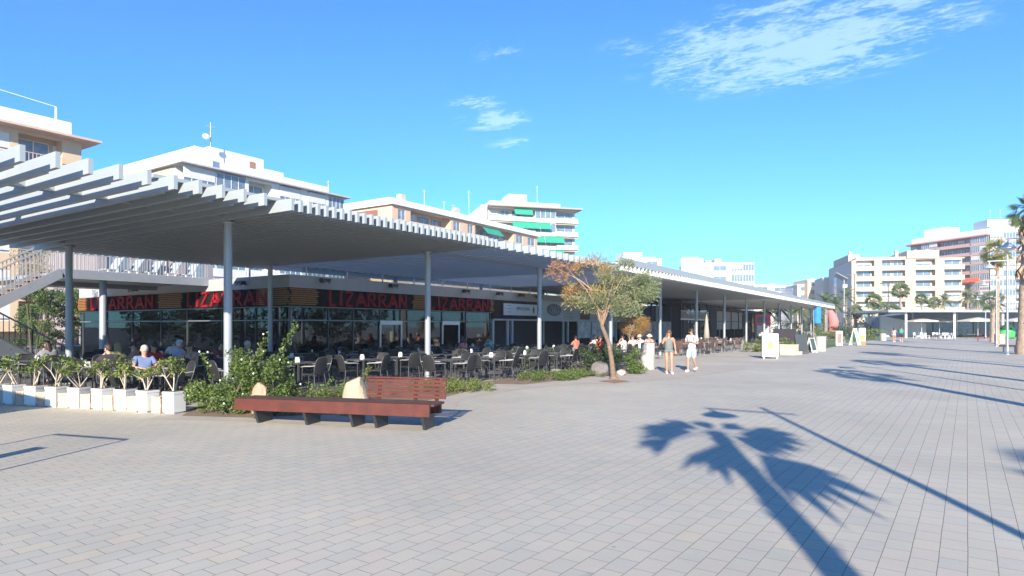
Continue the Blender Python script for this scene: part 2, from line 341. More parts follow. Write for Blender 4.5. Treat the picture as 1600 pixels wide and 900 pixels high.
m = MB(); m.box(-24.6, -24.5, 18.3, 19.9, .8, 1.75); m.build('wood_screen', mat('tan_panel', (.5, .33, .16), .6), rb)
sg = mat('sign_band_black', (.012, .011, .011), .85, var=.1, spec=.1)
slatw = mat('ochre_wood', (.27, .12, .03), .6, var=.2, scale=6)
redm = mat('red_letters', (.24, .008, .014), .6, var=.05, spec=.2); redf = mat('red_letter_sides', (.16, .02, .02), .5)
S1 = Yat(769, FX)
m = MB(); m.box(FX-.12, FX+.06, FY-.06, S1, 2.57, 3.3); sb = m.build('sign_board', sg, rb)
m = MB(); m.box(XL, FX-.12, FY-.06, FY+.12, 2.57, 3.3); sb2 = m.build('sign_board', sg, rb)
def wood_stack(x0, x1, y0, y1, seed):
    rr = random.Random(seed); k = MB(); z = 2.62
    while z < 3.24:
        e = rr.random()*.16; f = rr.random()*.16
        if x0 is None: k.box(FX+.062, FX+.12, y0+e, y1-f, z, z+.055)
        else: k.box(x0+e, x1-f, FY-.12, FY-.062, z, z+.055)
        z += .085
    return k
wood_stack(None, None, FY-.12, FY+1.35, 1).build('wood_slats', slatw, rb); wood_stack(-23.3, FX+.12, 0, 0, 2).build('wood_slats', slatw, rb)
wood_stack(None, None, Yat(641, FX), Yat(664, FX), 3).build('wood_slats', slatw, rb); wood_stack(None, None, Yat(762, FX), Yat(769, FX), 4).build('wood_slats', slatw, rb)
def Xat(px, Y):   # x on the plane y=Y seen at column px
    t_ = (px-800)/1000.0; return -Y*(.55-.835*t_)/(.835+.55*t_)
wood_stack(Xat(249, FY), Xat(288, FY), 0, 0, 5).build('wood_slats', slatw, rb); wood_stack(Xat(124, FY), Xat(138, FY), 0, 0, 6).build('wood_slats', slatw, rb)
def lettering(pos0, length, horizontal):
    cu = 'LIZARRAN'; hgt = .58
    # each letter drawn as strokes with flared serifs
    G_ = {'L': [((.1, 0), (.1, 1)), ((.1, 0), (.8, 0))], 'I': [((.5, 0), (.5, 1))], 'Z': [((.1, 1), (.85, 1)), ((.85, 1), (.12, 0)), ((.12, 0), (.85, 0))],
          'A': [((.03, 0), (.5, 1)), ((.5, 1), (.97, 0)), ((.22, .33), (.78, .33))], 'R': [((.12, 0), (.12, 1)), ((.12, 1), (.7, .95)), ((.7, .95), (.78, .72)), ((.78, .72), (.62, .5)), ((.62, .5), (.12, .47)), ((.4, .47), (.9, 0))],
          'N': [((.1, 0), (.1, 1)), ((.1, 1), (.88, 0)), ((.88, 0), (.88, 1))]}
    w_ = {'I': .3, 'L': .8}; tot = sum(w_.get(c, 1) for c in cu)+.19*(len(cu)-1); u = length/tot; x = 0; k = MB()
    for c in cu:
        cw = w_.get(c, 1)*u
        for (a, b_) in G_[c]:
            p = (x+a[0]*cw, a[1]*hgt); q = (x+b_[0]*cw, b_[1]*hgt); th = .135 if abs(a[0]-b_[0]) < .5 or c in 'AN' else .10
            if horizontal: A_ = (pos0, 0, 0)
            if horizontal: k.bar((p[0], -.03, p[1]), (q[0], -.03, q[1]), .07, th, up=(0, 0, 1)) if False else k.bar((p[0], -.04, p[1]), (q[0], -.04, q[1]), th, .07, up=(0, 1, 0))
            if abs(a[0]-b_[0]) < .6 and c != 'Z':
                for e_ in (p, q):
                    if e_[1] < .02 or e_[1] > hgt-.02: k.bar((e_[0]-.085, -.04, e_[1]), (e_[0]+.085, -.04, e_[1]), .045, .072, up=(0, 1, 0))
        x += cw+.19*u
    return k
def put_letters(a, b_, front):
    k = lettering(0, abs(b_-a), True); o = k.build('lettering', redm, sb if front else sb2)
    if front: o.location = (FX+.062, a, 2.65); o.rotation_euler = (0, 0, R(90))
    else: o.location = (a, FY-.062, 2.65)
put_letters(Yat(511, FX), Yat(632, FX), True); put_letters(Yat(668, FX), Yat(760, FX), True)
put_letters(Xat(296, FY), Xat(421, FY), False); put_letters(Xat(145, FY), Xat(243, FY), False)
# glazing: mullions and panes
fr = MB()
for z in (2.0, 2.55, .06):
    fr.box(FX-.1, FX-.02, FY, S1+.1, z-.025, z+.025); fr.box(XL, FX-.1, FY+.02, FY+.1, z-.025, z+.025)
muls = [FY+.04]+[Yat(p, FX) for p in (513, 552, 594, 626, 666, 691, 728, 766)]
mdk = mat('mullion_dark', (.09, .10, .105), .4, .4)
for y in muls: fv = MB(); fv.box(FX-.115, FX-.005, y-.018, y+.018, 0, 2.53); fv.build('mullion', mdk, rb)
xm = [Xat(p, FY) for p in (398, 345, 291, 250, 205, 165, 128)]
for x in xm: fv = MB(); fv.box(x-.018, x+.018, FY+.005, FY+.115, 0, 2.53); fv.build('mullion', mdk, rb)
fr.build('window_frame', mat('transom_grey', (.22, .23, .24), .4, .4), rb)
ym = muls+[S1+.1]
for i in range(len(ym)-1):
    if ym[i+1]-ym[i] < .1: continue
    for z0, z1 in ((.1, 1.96), (2.04, 2.51)):
        if i == 6 and z0 < 1: continue     # the open doorway
        k = MB(); k.box(FX-.065, FX-.055, ym[i]+.03, ym[i+1]-.03, z0, z1); k.build('window_pane', dglass, rb)
xx = [FX-.1]+xm+[XL]
for i in range(len(xx)-1):
    for z0, z1 in ((.1, 1.96), (2.04, 2.51)):
        if abs(xx[i+1]-xx[i]) < .1: continue
        k = MB(); k.box(xx[i+1]+.03, xx[i]-.03, FY+.055, FY+.065, z0, z1); k.build('window_pane', dglass, rb)
m = MB()
for y0, y1 in ((Yat(594, FX), Yat(626, FX)), (Yat(691, FX), Yat(716, FX))):
    m.box(FX-.02, FX+.03, y0-.06, y0+.03, 0, 2.0); m.box(FX-.02, FX+.03, y1-.03, y1+.06, 0, 2.0); m.box(FX-.02, FX+.05, y0-.06, y1+.06, 1.83, 2.02)
m.build('door_frame', alu, rb)
m = MB(); m.tube([(-21.95, 16.95, 0), (-21.95, 16.95, 3.3)], .2, 16); m.build('column', mat('pale_pillar', (.5, .56, .55), .6), rb)
# dark timber cladding, the white name board and the pale panels with the round emblem
S2 = Yat(843, FX); S3 = Yat(878, FX); S4 = Yat(962, FX)
clad = MB(); y = S1+.05
while y < S2-.05: clad.box(FX-.1, FX+.05, y, min(y+.24, S2), 2.2, 3.3); y += .25
clad.build('cladding', mat('brown_cladding', (.035, .026, .023), .8, var=.2, spec=.2), rb)
nb = MB(); nb.box(FX+.06, FX+.16, Yat(784, FX), Yat(839, FX), 2.42, 3.12); nbo = nb.build('sign_board', mat('pale_sign', (.55, .6, .65), .5), rb, .01)
text('lettering', 'IMPULCIONE', .2, mat('sign_ink', (.03, .04, .06), .5), nbo, (FX+.165, Yat(803, FX), 2.74), (R(90), 0, R(90)), .004, .95)
for zz in (2.6, 2.8, 2.98):
    k = MB(); k.box(FX+.162, FX+.166, Yat(788, FX), Yat(795, FX), zz, zz+.03); k.build('small_print', mat('sign_ink2', (.2, .25, .3)), nbo)
k = MB(); k.prism([(FX+.162, Yat(830, FX)-.13, 2.78), (FX+.162, Yat(830, FX), 2.52), (FX+.162, Yat(830, FX)+.13, 2.78), (FX+.162, Yat(830, FX), 3.05)], (.006, 0, 0)); k.build('emblem', mat('olive_green', (.08, .12, .05)), nbo)
pal = mat('pale_blue_panel', (.42, .48, .52), .6, var=.06)
pn = MB(); pn.box(FX+.02, FX+.1, S2+.02, S3, 2.2, 3.42); pno = pn.build('sign_board', pal, rb, .01)
k = MB(); c_y = (S2+S3)/2+.2
for i in range(28):
    a = 2*math.pi*i/28; k.add([(FX+.106, c_y, 2.85), (FX+.106, c_y+1.0*math.cos(a), 2.85+.42*math.sin(a)), (FX+.106, c_y+1.0*math.cos(a+2*math.pi/28), 2.85+.42*math.sin(a+2*math.pi/28))], [(0, 1, 2)])
k.build('emblem', mat('blue_grey_emblem', (.12, .15, .19), .6, var=.6, scale=3), pno)
k = MB()
for i in range(24):
    a = 2*math.pi*i/24; b2 = 2*math.pi*(i+1)/24
    k.bar((FX+.11, c_y+.62*math.cos(a), 2.85+.26*math.sin(a)), (FX+.11, c_y+.62*math.cos(b2), 2.85+.26*math.sin(b2)), .04, .008)
for dy in (-.3, 0, .3): k.bar((FX+.11, c_y+dy, 2.65), (FX+.11, c_y+dy*.6, 3.05), .05, .008, up=(1, 0, 0))
k.build('emblem_ring', mat('emblem_pale', (.4, .43, .47)), pno)
pn = MB(); y = S3+.05
while y < S4: pn.box(FX+.0, FX+.06, y, min(y+1.15, S4), 2.2, 3.3); y += 1.2
pn.build('wall_panel', mat('pale_green_grey_panel', (.36, .42, .42), .65, var=.06), rb)
k = MB()
for i in range(4): k.box(FX+.062, FX+.075, Yat(880, FX)+.1, Yat(897, FX), 2.4+.22*i, 2.43+.22*i)
k.build('panel_lines', mat('line_grey', (.2, .24, .26)), rb)
lat = MB(); y0, y1 = Yat(905, FX), Yat(920, FX)
for i in range(9): lat.box(FX+.064, FX+.1, y0+i*(y1-y0)/9, y0+i*(y1-y0)/9+.09, 2.25, 3.28)
for i in range(6): lat.box(FX+.1, FX+.11, y0, y1, 2.3+.17*i, 2.35+.17*i)
lat.build('lattice', mat('red_brown', (.22, .09, .08), .6), rb)
m = MB(); m.box(FX-.08, FX+.03, S1+.1, Y_END, 2.1, 2.2)
for p in (770, 793, 800, 880, 887, 903, 925, 945, 962, 980): y = Yat(p, FX); m.box(FX-.08, FX+.03, y-.08, y+.08, 0, 2.1)
m.build('window_frame', mat('pale_frame', (.4, .44, .46), .5), rb)
m = MB(); m.box(FX-.1, FX+.02, S4, Y_END, 2.2, 3.3); m.build('wall_panel', mat('blue_grey_wall', (.12, .14, .16), .6), rb)
for a, b_ in ((905, 924), (926, 944), (946, 961)):
    k = MB(); k.box(FX-.06, FX-.05, Yat(a, FX), Yat(b_, FX), .9, 2.08); k.build('window_pane', mat('pale_poster_glass', (.3, .36, .37), .3, var=.5, scale=2.5), rb)
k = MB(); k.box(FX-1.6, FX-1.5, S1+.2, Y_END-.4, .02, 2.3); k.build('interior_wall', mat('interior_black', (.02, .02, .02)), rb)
# sign face with letter-like cut-outs further on
for p in (385, 243):
    pass
fl = dark_metal
for i, (p, side) in enumerate(((385, 0), (216, 0), (500, 1), (607, 1), (721, 1), (774, 1), (808, 1), (836, 1))):
    base = (FX+.02, Yat(p, FX), 3.58) if side else (Xat(p, FY), FY-.02, 3.5)
    o_ = Vector((1, 0, 0)) if side else Vector((0, -1, 0)); s_ = Vector((0, 1, 0)) if side else Vector((1, 0, 0)); b0 = Vector(base)
    k = MB(); k.bar(b0, b0+o_*.28+Vector((0, 0, .05)), .05); k.bar(b0+o_*.28-s_*.22+Vector((0, 0, .08)), b0+o_*.28+s_*.22+Vector((0, 0, .08)), .22, .12); k.bar(b0+o_*.3-s_*.16+Vector((0, 0, -.0)), b0+o_*.42-s_*.16+Vector((0, 0, -.06)), .03); k.bar(b0+o_*.3+s_*.16, b0+o_*.42+s_*.16+Vector((0, 0, -.06)), .03)
    k.build('floodlight', fl, rb)
# roof terrace railing with glass
k = MB(); y = FY+1.2
while y < Y_END: k.box(FX-.5, FX-.45, y-.02, y+.02, 3.4, 4.35); y += 2.2
k.box(FX-.5, FX-.45, FY+1, Y_END, 4.33, 4.37); k.build('terrace_railing', alu, rb)
k = MB(); k.box(FX-.485, FX-.475, FY+1, Y_END, 3.85, 4.25); k.build('railing_glass', glass_mat('rail_glass', (.9, .95, .95), .06, .02, .85, .12), rb)
k = MB(); k.box(-26.4, -25.4, 18, 30, 3.4, 3.75); k.build('rooftop_planter', mat('pale_concrete', (.5, .5, .46), .8), rb)
# ------------------------------------------------------------------ walkway and stairs
wk = thing('raised_walkway', 'grey steel raised walkway with white baluster railing and stair at the left', 'walkway', (0, 0, 0))
WX = -27.0; DZ = 3.66
k = MB(); k.box(WX-9.0, WX+.02, 10.6, 16.2, DZ, DZ+.12); k.build('deck', grey_metal, wk)  # deck widened past its rear girder to shade the restaurant parapet
k = MB(); k.box(WX+.03, WX+.13, 10.6, 16.9, DZ-.12, DZ+.22); k.box(WX-4.1, WX-4.0, 10.6, 16.2, DZ-.2, DZ+.2)
A = Vector((WX+.08, 10.6, DZ+.08)); B = Vector((WX+.08, 6.0, .9)); k.bar(A, B, .1, .34); k.bar(A+Vector((-1.8, 0, 0)), B+Vector((-1.8, 0, 0)), .1, .34)
k.build('girder', mat('girder_grey', (.3, .32, .34), .5, .3), wk)
k = MB()
for i in range(16):
    p = A+(B-A)*(i+.5)/16; k.box(WX-1.7, WX+.02, p.y-.15, p.y+.15, p.z-.02, p.z+.02)
k.build('step', mat('wood_tread', (.22, .13, .09), .7), wk)
k = MB(); bal = mat('pale_baluster', (.3, .285, .26), .5, .1)
y = 10.7
while y < 16.4: k.box(WX+.05, WX+.075, y-.013, y+.013, DZ+.2, DZ+1.22); y += .13
k.box(WX+.04, WX+.09, 10.6, 16.6, DZ+1.2, DZ+1.25)
for i in range(38):
    p = A+(B-A)*i/38; k.box(WX+.05, WX+.075, p.y-.013, p.y+.013, p.z+.1, p.z+1.15); k.box(WX-1.75, WX-1.725, p.y-.013, p.y+.013, p.z+.1, p.z+1.15)
up_ = Vector((0, 0, 1.15)); k.bar(A+up_, B+up_, .05); k.bar(A+up_+Vector((-1.8, 0, 0)), B+up_+Vector((-1.8, 0, 0)), .05)
y = 10.7
while y < 16.2: k.box(WX-3.95, WX-3.925, y-.013, y+.013, DZ+.1, DZ+1.22); y += .16
k.box(WX-3.96, WX-3.91, 10.6, 16.2, DZ+1.2, DZ+1.25)
k.build('railing', bal, wk)
k = MB(); k.tube([(WX-.6, 12.3, 0), (WX-.6, 12.3, DZ)], .13, 14); k.tube([(WX-3.5, 12.3, 0), (WX-3.5, 12.3, DZ)], .13, 14); k.build('column', grey_metal, wk)
s2 = thing('steel_stair', 'dark steel stair flight with thin railing behind the leftmost planters', 'stair', (0, 0, 0))
a0 = W(-17.4, 20.3, 1.8); a1 = W(-13.9, 20, .1)
k = MB(); k.bar(a0, a1, .12, .36); k.bar(a0+Vector((-1.5, .3, 0)), a1+Vector((-1.5, .3, 0)), .12, .36); k.build('girder', dark_metal, s2)
k = MB()
for i in range(9):
    p = a0+(a1-a0)*(i+.5)/9; k.bar(p+Vector((.0, 0, .1)), p+Vector((-1.5, .3, .1)), .28, .04)
k.build('step', mat('dark_tread', (.08, .07, .07)), s2)
k = MB()
for i in range(18):
    p = a0+(a1-a0)*i/18; k.bar(p+Vector((0, 0, .15)), p+Vector((0, 0, 1.0)), .018 if i % 6 else .045)
for h in (.98, .2): k.bar(a0+Vector((0, 0, h)), a1+Vector((0, 0, h)), .04)
k.build('railing', dark_metal, s2)
# sun loungers on the walkway deck
def lounger():
    t = thing('deck_chair', '', 'deck chair', (0, 0, 0), 0, 'white deck chairs on the raised deck')
    k = MB(); k.box(-.25, .25, -.3, .16, .3, .34); k.box(-.25, .25, 0, .62, 0, .03, Matrix.Translation((0, .14, .32)) @ Matrix.Rotation(R(58), 4, 'X')); k.build('seat', mat('white_fabric', (.3, .34, .37), .7), t)
    for x in (-.26, .26):
        for y in (-.26, .12): k = MB(); k.box(x-.02, x+.02, y-.02, y+.02, 0, .3); k.build('leg', white, t)
    return t
l0 = lounger(); l0.location = (-28.6, 13.0, DZ+.12); l0.rotation_euler = (0, 0, R(12))
lab = ['leftmost', 'second from the left', 'third from the left', 'fourth from the left', 'rightmost']
l0['label'] = 'white deck chair on the raised deck, leftmost of the five'
for i in range(1, 5): dup(l0, (-28.6, 13.0+.82*i, DZ+.12), R(12), 'white deck chair on the raised deck, %s of the five' % lab[i])
# ------------------------------------------------------------------ cafe furniture
weave = mat('dark_wicker', (.018, .019, .021), .7, var=.3, scale=60); weaveb = mat('brown_wicker', (.09, .055, .045), .6, var=.3, scale=60)
cfr = mat('chair_frame_grey', (.08, .083, .088), .4, .4); arm_m = mat('armrest_pale', (.33, .32, .30), .5)
def make_chair(name, wm, arms=True):
    t = thing(name, '', 'chair')
    k = MB(); k.box(-.22, .22, -.2, .24, .405, .44); k.build('seat', wm, t)
    k = MB(); cols = 7
    prof = [(-.19, -.20, .46), (-.21, -.25, .62), (-.21, -.29, .78), (-.17, -.315, .87), (-.10, -.32, .895)]
    for (w_, y, z) in prof:
        pass
    vs = []; 
    for (w_, y, z) in prof:
        for j in range(cols):
            a = -1+2*j/(cols-1); x = a*abs(w_); vs.append((x, y-.02*(1-a*a), z))
    fs = [(i*cols+j, i*cols+j+1, (i+1)*cols+j+1, (i+1)*cols+j) for i in range(len(prof)-1) for j in range(cols-1)]
    k.add(vs, fs, True); k.add([(x, y-.015, z) for x, y, z in vs], [f[::-1] for f in fs], True); k.build('backrest', wm, t)
    k = MB(); L_ = [(-.2, -.2, .42)]+[(w_-.008, y, z) for w_, y, z in prof]+[(-w_+.008, y, z+(.012 if i == 0 else 0)) for i, (w_, y, z) in enumerate(prof[::-1])]+[(.2, -.2, .42)]
    k.tube(L_, .012, 6); k.build('back_frame', cfr, t)
    for sx in (-1, 1):
        k = MB(); k.tube([(.235*sx, .21, 0), (.225*sx, .2, .41 if not arms else .63)], .012, 6); k.build('leg', cfr, t)
        k = MB(); k.tube([(.22*sx, -.26, 0), (.2*sx, -.2, .43)], .012, 6); k.build('leg', cfr, t)
        if arms:
            k = MB(); k.tube([(.23*sx, .24, .63), (.245*sx, .1, .65), (.235*sx, -.1, .655), (.21*sx, -.26, .67)], [.014, .018, .018, .012], 6); k.build('armrest', arm_m, t)
    k = MB(); k.tube([(-.23, .2, .2), (.23, .2, .2)], .009, 5); k.tube([(-.21, -.23, .2), (.21, -.23, .2)], .009, 5); k.build('stretcher', cfr, t)
    return t
def make_table(name, tm, lm):
    t = thing(name, '', 'table')
    k = MB(); k.box(-.36, .36, -.36, .36, .715, .735); k.build('table_top', tm, t, .004)
    k = MB(); k.box(-.37, .37, -.37, -.362, .70, .738); k.box(-.37, .37, .362, .37, .70, .738); k.box(-.37, -.362, -.362, .362, .70, .738); k.box(.362, .37, -.362, .362, .70, .738); k.build('rim', lm, t)
    for sx in (-1, 1):
        for sy in (-1, 1): k = MB(); k.box(.33*sx-.022, .33*sx+.022, .33*sy-.022, .33*sy+.022, 0, .714); k.build('leg', lm, t)
    return t
ch0 = make_chair('wicker_armchair', weave); tb0 = make_table('cafe_table', mat('table_top_grey', (.13, .13, .14), .3), cfr)
ch1 = make_chair('brown_cafe_chair', weaveb, False); tb1 = make_table('cafe_table', mat('table_top_brown', (.16, .12, .10), .35), mat('pale_leg', (.4, .4, .4), .4, .5))
nh0 = thing('napkin_holder', '', 'napkin holder')
k = MB(); k.box(-.06, .06, -.035, .035, .0, .1); k.build('holder', white, nh0); k = MB(); k.box(-.05, .05, -.02, .02, .1, .145); k.build('napkins', mat('paper', (.8, .8, .8), .8), nh0)
used = set()
rngc = random.Random(7)
chairs_at = {}
def inst(proto, loc, rz, label, group):
    if proto.name not in used:
        used.add(proto.name); proto.location = loc; proto.rotation_euler = (0, 0, rz); proto['label'] = label; r = proto
    else: r = dup(proto, loc, rz, label)
    r['group'] = group; return r
def setting(tx, ty, rowname, idx, n, ch, tb, kind, group_c, group_t, skip=(), rot=0.0):
    pos = 'the %s table of %s' % (ordn[idx], rowname)
    inst(tb, (tx, ty, 0), rot, 'square %s cafe table, %s from the left in %s' % ('grey' if kind == 'grey' else 'brown', ordn[idx], rowname), group_t)
    sides = [(0, -.62, 0, 'left'), (0, .62, 180, 'right'), (.66, 0, 90, 'promenade'), (-.66, 0, -90, 'building')]
    M = Matrix.Rotation(rot, 4, 'Z')
    for s_i, (dx, dy, a, nm) in enumerate(sides):
        if s_i in skip: continue
        j = M @ Vector((dx+rngc.uniform(-.08, .08), dy+rngc.uniform(-.08, .08), 0)); a2 = R(a+rngc.uniform(-14, 14))+rot
        if nm in ('promenade',): a2 = R(90+rngc.uniform(-14, 14))+rot
        if nm == 'building': a2 = R(-90+rngc.uniform(-14, 14))+rot
        c = inst(ch, (tx+j.x, ty+j.y, 0), a2, ('dark wicker armchair' if kind == 'grey' else 'brown woven chair')+' on the %s side of %s' % (nm, pos), group_c)
        chairs_at[(kind, rowname, idx, s_i)] = (tx+j.x, ty+j.y, a2)
    if rngc.random() < .55:
        inst(nh0, (tx+rngc.uniform(-.15, .15), ty+rngc.uniform(-.15, .15), .739), rngc.random()*3, 'white napkin holder on %s' % pos, 'napkin holders on the cafe tables')
GC, GT = 'dark wicker chairs on the terrace', 'cafe tables on the terrace'
rows = [('the front terrace row', -12.35, [15.4, 17.4, 19.4, 21.5, 23.6]),
        ('the second terrace row', -14.9, [7.9, 9.9, 11.9, 13.9, 15.9, 17.9, 19.9, 21.9, 23.9, 25.9]),
        ('the third terrace row', -17.4, [7.5, 9.5, 11.5, 13.5, 15.5, 17.5, 19.5, 21.5, 23.5, 25.6]),
        ('the back terrace row', -19.5, [8.9, 11.2, 13.5, 15.8, 18.2, 20.6, 23.0, 25.6]),
        ('the walkway row', -22.6, [8.2, 10.2, 12.2, 14.3]),
        ('the stair row', -25.2, [9.0, 11.4, 13.8])]
for rn, x, ys in rows:
    for i, y in enumerate(ys):
        setting(x+rngc.uniform(-.15, .15), y+rngc.uniform(-.15, .15), rn, i, len(ys), ch0, tb0, 'grey', GC, GT, rot=R(rngc.uniform(-8, 8)))
for rn, x, ys in [('the walkers\' front row', -13.0, [28.4, 30.6, 32.8]), ('the walkers\' second row', -15.4, [28.0, 30.4, 32.8, 35.2])]:
    for i, y in enumerate(ys): setting(x, y, rn, i, len(ys), ch0, tb0, 'grey', GC, GT, rot=R(rngc.uniform(-8, 8)))
for rn, x, ys in [('the front brown row', -12.4, [37.6, 39.9, 42.2, 44.6, 47.2, 50.0]), ('the rear brown row', -14.8, [38, 40.6, 43.2, 46, 49, 52])]:
    for i, y in enumerate(ys): setting(x, y, rn, i, len(ys), ch1, tb1, 'brown', 'brown woven chairs on the far terrace', GT, rot=R(rngc.uniform(-8, 8)))
# ------------------------------------------------------------------ the big slatted bench
def bench():
    F0 = W(-1.37, 10.6); F1 = W(-5.02, 11.56); d = (F1-F0).normalized(); b = Vector((d.y, -d.x, 0)); b = b if b.dot(FW) > 0 else -b; L_ = (F1-F0).length; D_ = .58
    t = thing('slatted_bench', 'long red-brown timber platform bench with a short slatted backrest at its right end', 'bench', tuple(F0))
    wood = mat('red_hardwood', (.085, .016, .008), .65, var=.3, scale=5, bump=.25); woodt = mat('weathered_hardwood_top', (.06, .034, .028), .7, var=.3, scale=6, bump=.3)
    def pt(s, q, z): return d*s+b*q+Vector((0, 0, z))
    k = MB(); k.bar(pt(0, .03, .345), pt(L_, .03, .345), .055, .21); k.bar(pt(0, D_-.03, .345), pt(L_, D_-.03, .345), .055, .21)
    k.bar(pt(L_-.03, .06, .345), pt(L_-.03, D_-.06, .345), .05, .2); k.build('fascia', wood, t, .006)
    k = MB(); n = 7
    for i in range(n):
        q = .085+i*(D_-.15)/(n-1); k.bar(pt(-.06, q, .43), pt(L_-.01, q, .43), .062, .04)
    k.build('seat', woodt, t, .004)
    k = MB()
    for i in range(5):
        z = .51+i*.069; k.bar(pt(-.08, D_-.02+i*.012, z), pt(1.42, D_-.02+i*.012, z), .028, .05)
    k.bar(pt(-.12, D_+.03, .838), pt(1.45, D_+.03, .838), .1, .028)
    for s in (.1, .5, 1.2): k.bar(pt(s, D_+.005, .42), pt(s, D_+.05, .82), .07, .03)
    k.build('backrest', wood, t, .003)
    for s in (.12, 1.0, 1.45, 2.35, 3.35):
        k = MB(); v0 = [pt(s, .14, 0), pt(s, D_-.06, 0), pt(s, D_-.02, .25), pt(s, .02, .25)]; k.prism(v0, d*.05); k.build('leg', dark_metal, t)
    return t
bench()
# ------------------------------------------------------------------ rocks
def rock(loc, r, seed, col, label):
    rr = random.Random(seed); bm = bmesh.new(); bmesh.ops.create_icosphere(bm, subdivisions=3, radius=1)
    ds = [(Vector((rr.gauss(0, 1), rr.gauss(0, 1), rr.gauss(0, 1))).normalized(), rr.uniform(.74, .93)) for _ in range(22)]
    for v in bm.verts:
        for dd, h in ds:
            q = v.co.dot(dd)
            if q > h: v.co -= dd*(q-h)
        v.co += Vector((rr.gauss(0, .012), rr.gauss(0, .012), rr.gauss(0, .012)))
        v.co = Vector((v.co.x*r[0], v.co.y*r[1], (v.co.z+.55)*r[2]))
    me = bpy.data.meshes.new('rock'); bm.to_mesh(me); bm.free(); o = bpy.data.objects.new('rock', me); C.objects.link(o); o.location = loc
    me.materials.append(mat('rock_'+str(seed), col, .85, var=.18, scale=3, bump=.7)); tag(o, label, 'rock'); return o
rock(W(-5.1, 12.95), (.25, .22, .41), 11, (.45, .28, .19), 'pinkish jagged rock half hidden in the shrub behind the bench')
rock(W(-3.25, 13.3), (.29, .28, .49), 5, (.46, .35, .24), 'cream rounded boulder behind the bench, left of its backrest')
rock(W(3.1, 22.6), (.42, .4, .36), 8, (.16, .14, .135), 'dark grey boulder among the shrubs left of the leaning tree trunk')
rock(W(1.6, 23.3), (.25, .2, .16), 9, (.2, .19, .18), 'small grey stone in the grass strip by the dark chairs')
rock(W(3.9, 22.9), (.2, .2, .14), 19, (.4, .33, .27), 'small brown stone at the foot of the dark shrub')
# ------------------------------------------------------------------ shrubs and trees
def shrub(name, loc, clumps, n, size, label, cat='shrub', stems=6, seed=1, lm=None, group=None, flowers=0, flat=0):
    rr = random.Random(seed); t = thing(name, label, cat, tuple(loc), 0, group)
    k = MB(); leaves(k, clumps, n, size, rr, flat=flat); k.build('foliage', lm or leafg, t)
    k = MB(); cs = rr.sample(clumps, min(stems, len(clumps)))
    for c, r in cs:
        b0 = Vector((rr.uniform(-.1, .1), rr.uniform(-.1, .1), 0)); e = Vector(c)+Vector((0, 0, r[2]*.4)); mid = (b0+e)/2+Vector((rr.uniform(-.08, .08), rr.uniform(-.08, .08), .05))
        k.tube([b0, mid, e], [.018, .013, .006], 5)
    k.build('stem', mat('twig', (.12, .11, .06), .9), t)
    if flowers:
        k = MB()
        for _ in range(flowers):
            c, r = rr.choice(clumps); p = Vector(c)+Vector((rr.uniform(-1, 1)*r[0], rr.uniform(-1, 1)*r[1], rr.uniform(-.6, 1)*r[2]))
            k.sphere(p, .022, 5, 3)
        k.build('blossom', mat('white_petal', (.8, .8, .75), .7), t)
    return t
def mound(rr, n, ex, ey, ez, r0, base=0.0):
    out = []
    for _ in range(n):
        a = rr.random()*2*math.pi; q = math.sqrt(rr.random()); x = math.cos(a)*q*ex; y = math.sin(a)*q*ey
        z = base+ez*(1-q*q)*rr.uniform(.35, 1); r = r0*rr.uniform(.6, 1.3); out.append(((x, y, max(z, r*.5)), (r, r, r*.85)))
    return out
rr = random.Random(3)
cl = mound(rr, 26, .75, .5, .62, .2)
def camv(dx, dz, z): v = RT*dx+FW*dz; return (v.x, v.y, z)
def cclump(L_): return [(camv(*c), r) for c, r in L_]
big = cclump([((rr.uniform(-.85, .6), rr.uniform(-.35, .45), rr.uniform(.06, .5)), (.2*rr.uniform(.7, 1.2),)*3) for _ in range(26)] +
             [((rr.uniform(-.1, 1.2), rr.uniform(.0, .6), rr.uniform(.3, 1.2)), (.19*rr.uniform(.7, 1.2),)*3) for _ in range(44)] +
             [((.55+rr.uniform(-.1, .1)+i*.02, .3, 1.15+i*.1), (.09, .09, .11)) for i in range(5)] + [((.95+i*.05, .3, 1.15+i*.09), (.09, .09, .11)) for i in range(8)] +
             [((-.35-i*.03, .1, .7+i*.09), (.08, .08, .1)) for i in range(6)] + [((.15+i*.01, .2, .8+i*.07), (.08, .08, .1)) for i in range(4)])
shrub('oleander_shrub', W(-5.75, 12.9), big, 11500, .062, 'large loose green shrub with tall shoots at the left end of the timber bench', seed=4, stems=16, flowers=26, lm=leafg)
cl = cclump([((rr.uniform(-.9, .9), rr.uniform(-.3, .5), rr.uniform(.08, .42)), (.17*rr.uniform(.7, 1.2),)*3) for _ in range(22)] + [((.2+i*.04, .1, .4+i*.08), (.08, .08, .1)) for i in range(4)])
shrub('oleander_shrub', W(-4.2, 13.6), cl, 2400, .06, 'green shrub spreading behind the bench between the pink and the cream rock', seed=5, stems=12, lm=leafg)
cl = cclump([((rr.uniform(-.35, .35), rr.uniform(-.2, .2), rr.uniform(.1, .45)), (.13*rr.uniform(.7, 1.2),)*3) for _ in range(9)] + [((.15+i*.05, 0, .5+i*.08), (.07, .07, .08)) for i in range(5)])
shrub('young_shrub', W(-3.6, 14.6), cl, 900, .055, 'thin young yellow-green shrub sprouting behind the cream boulder', seed=6, stems=14, lm=leafl)
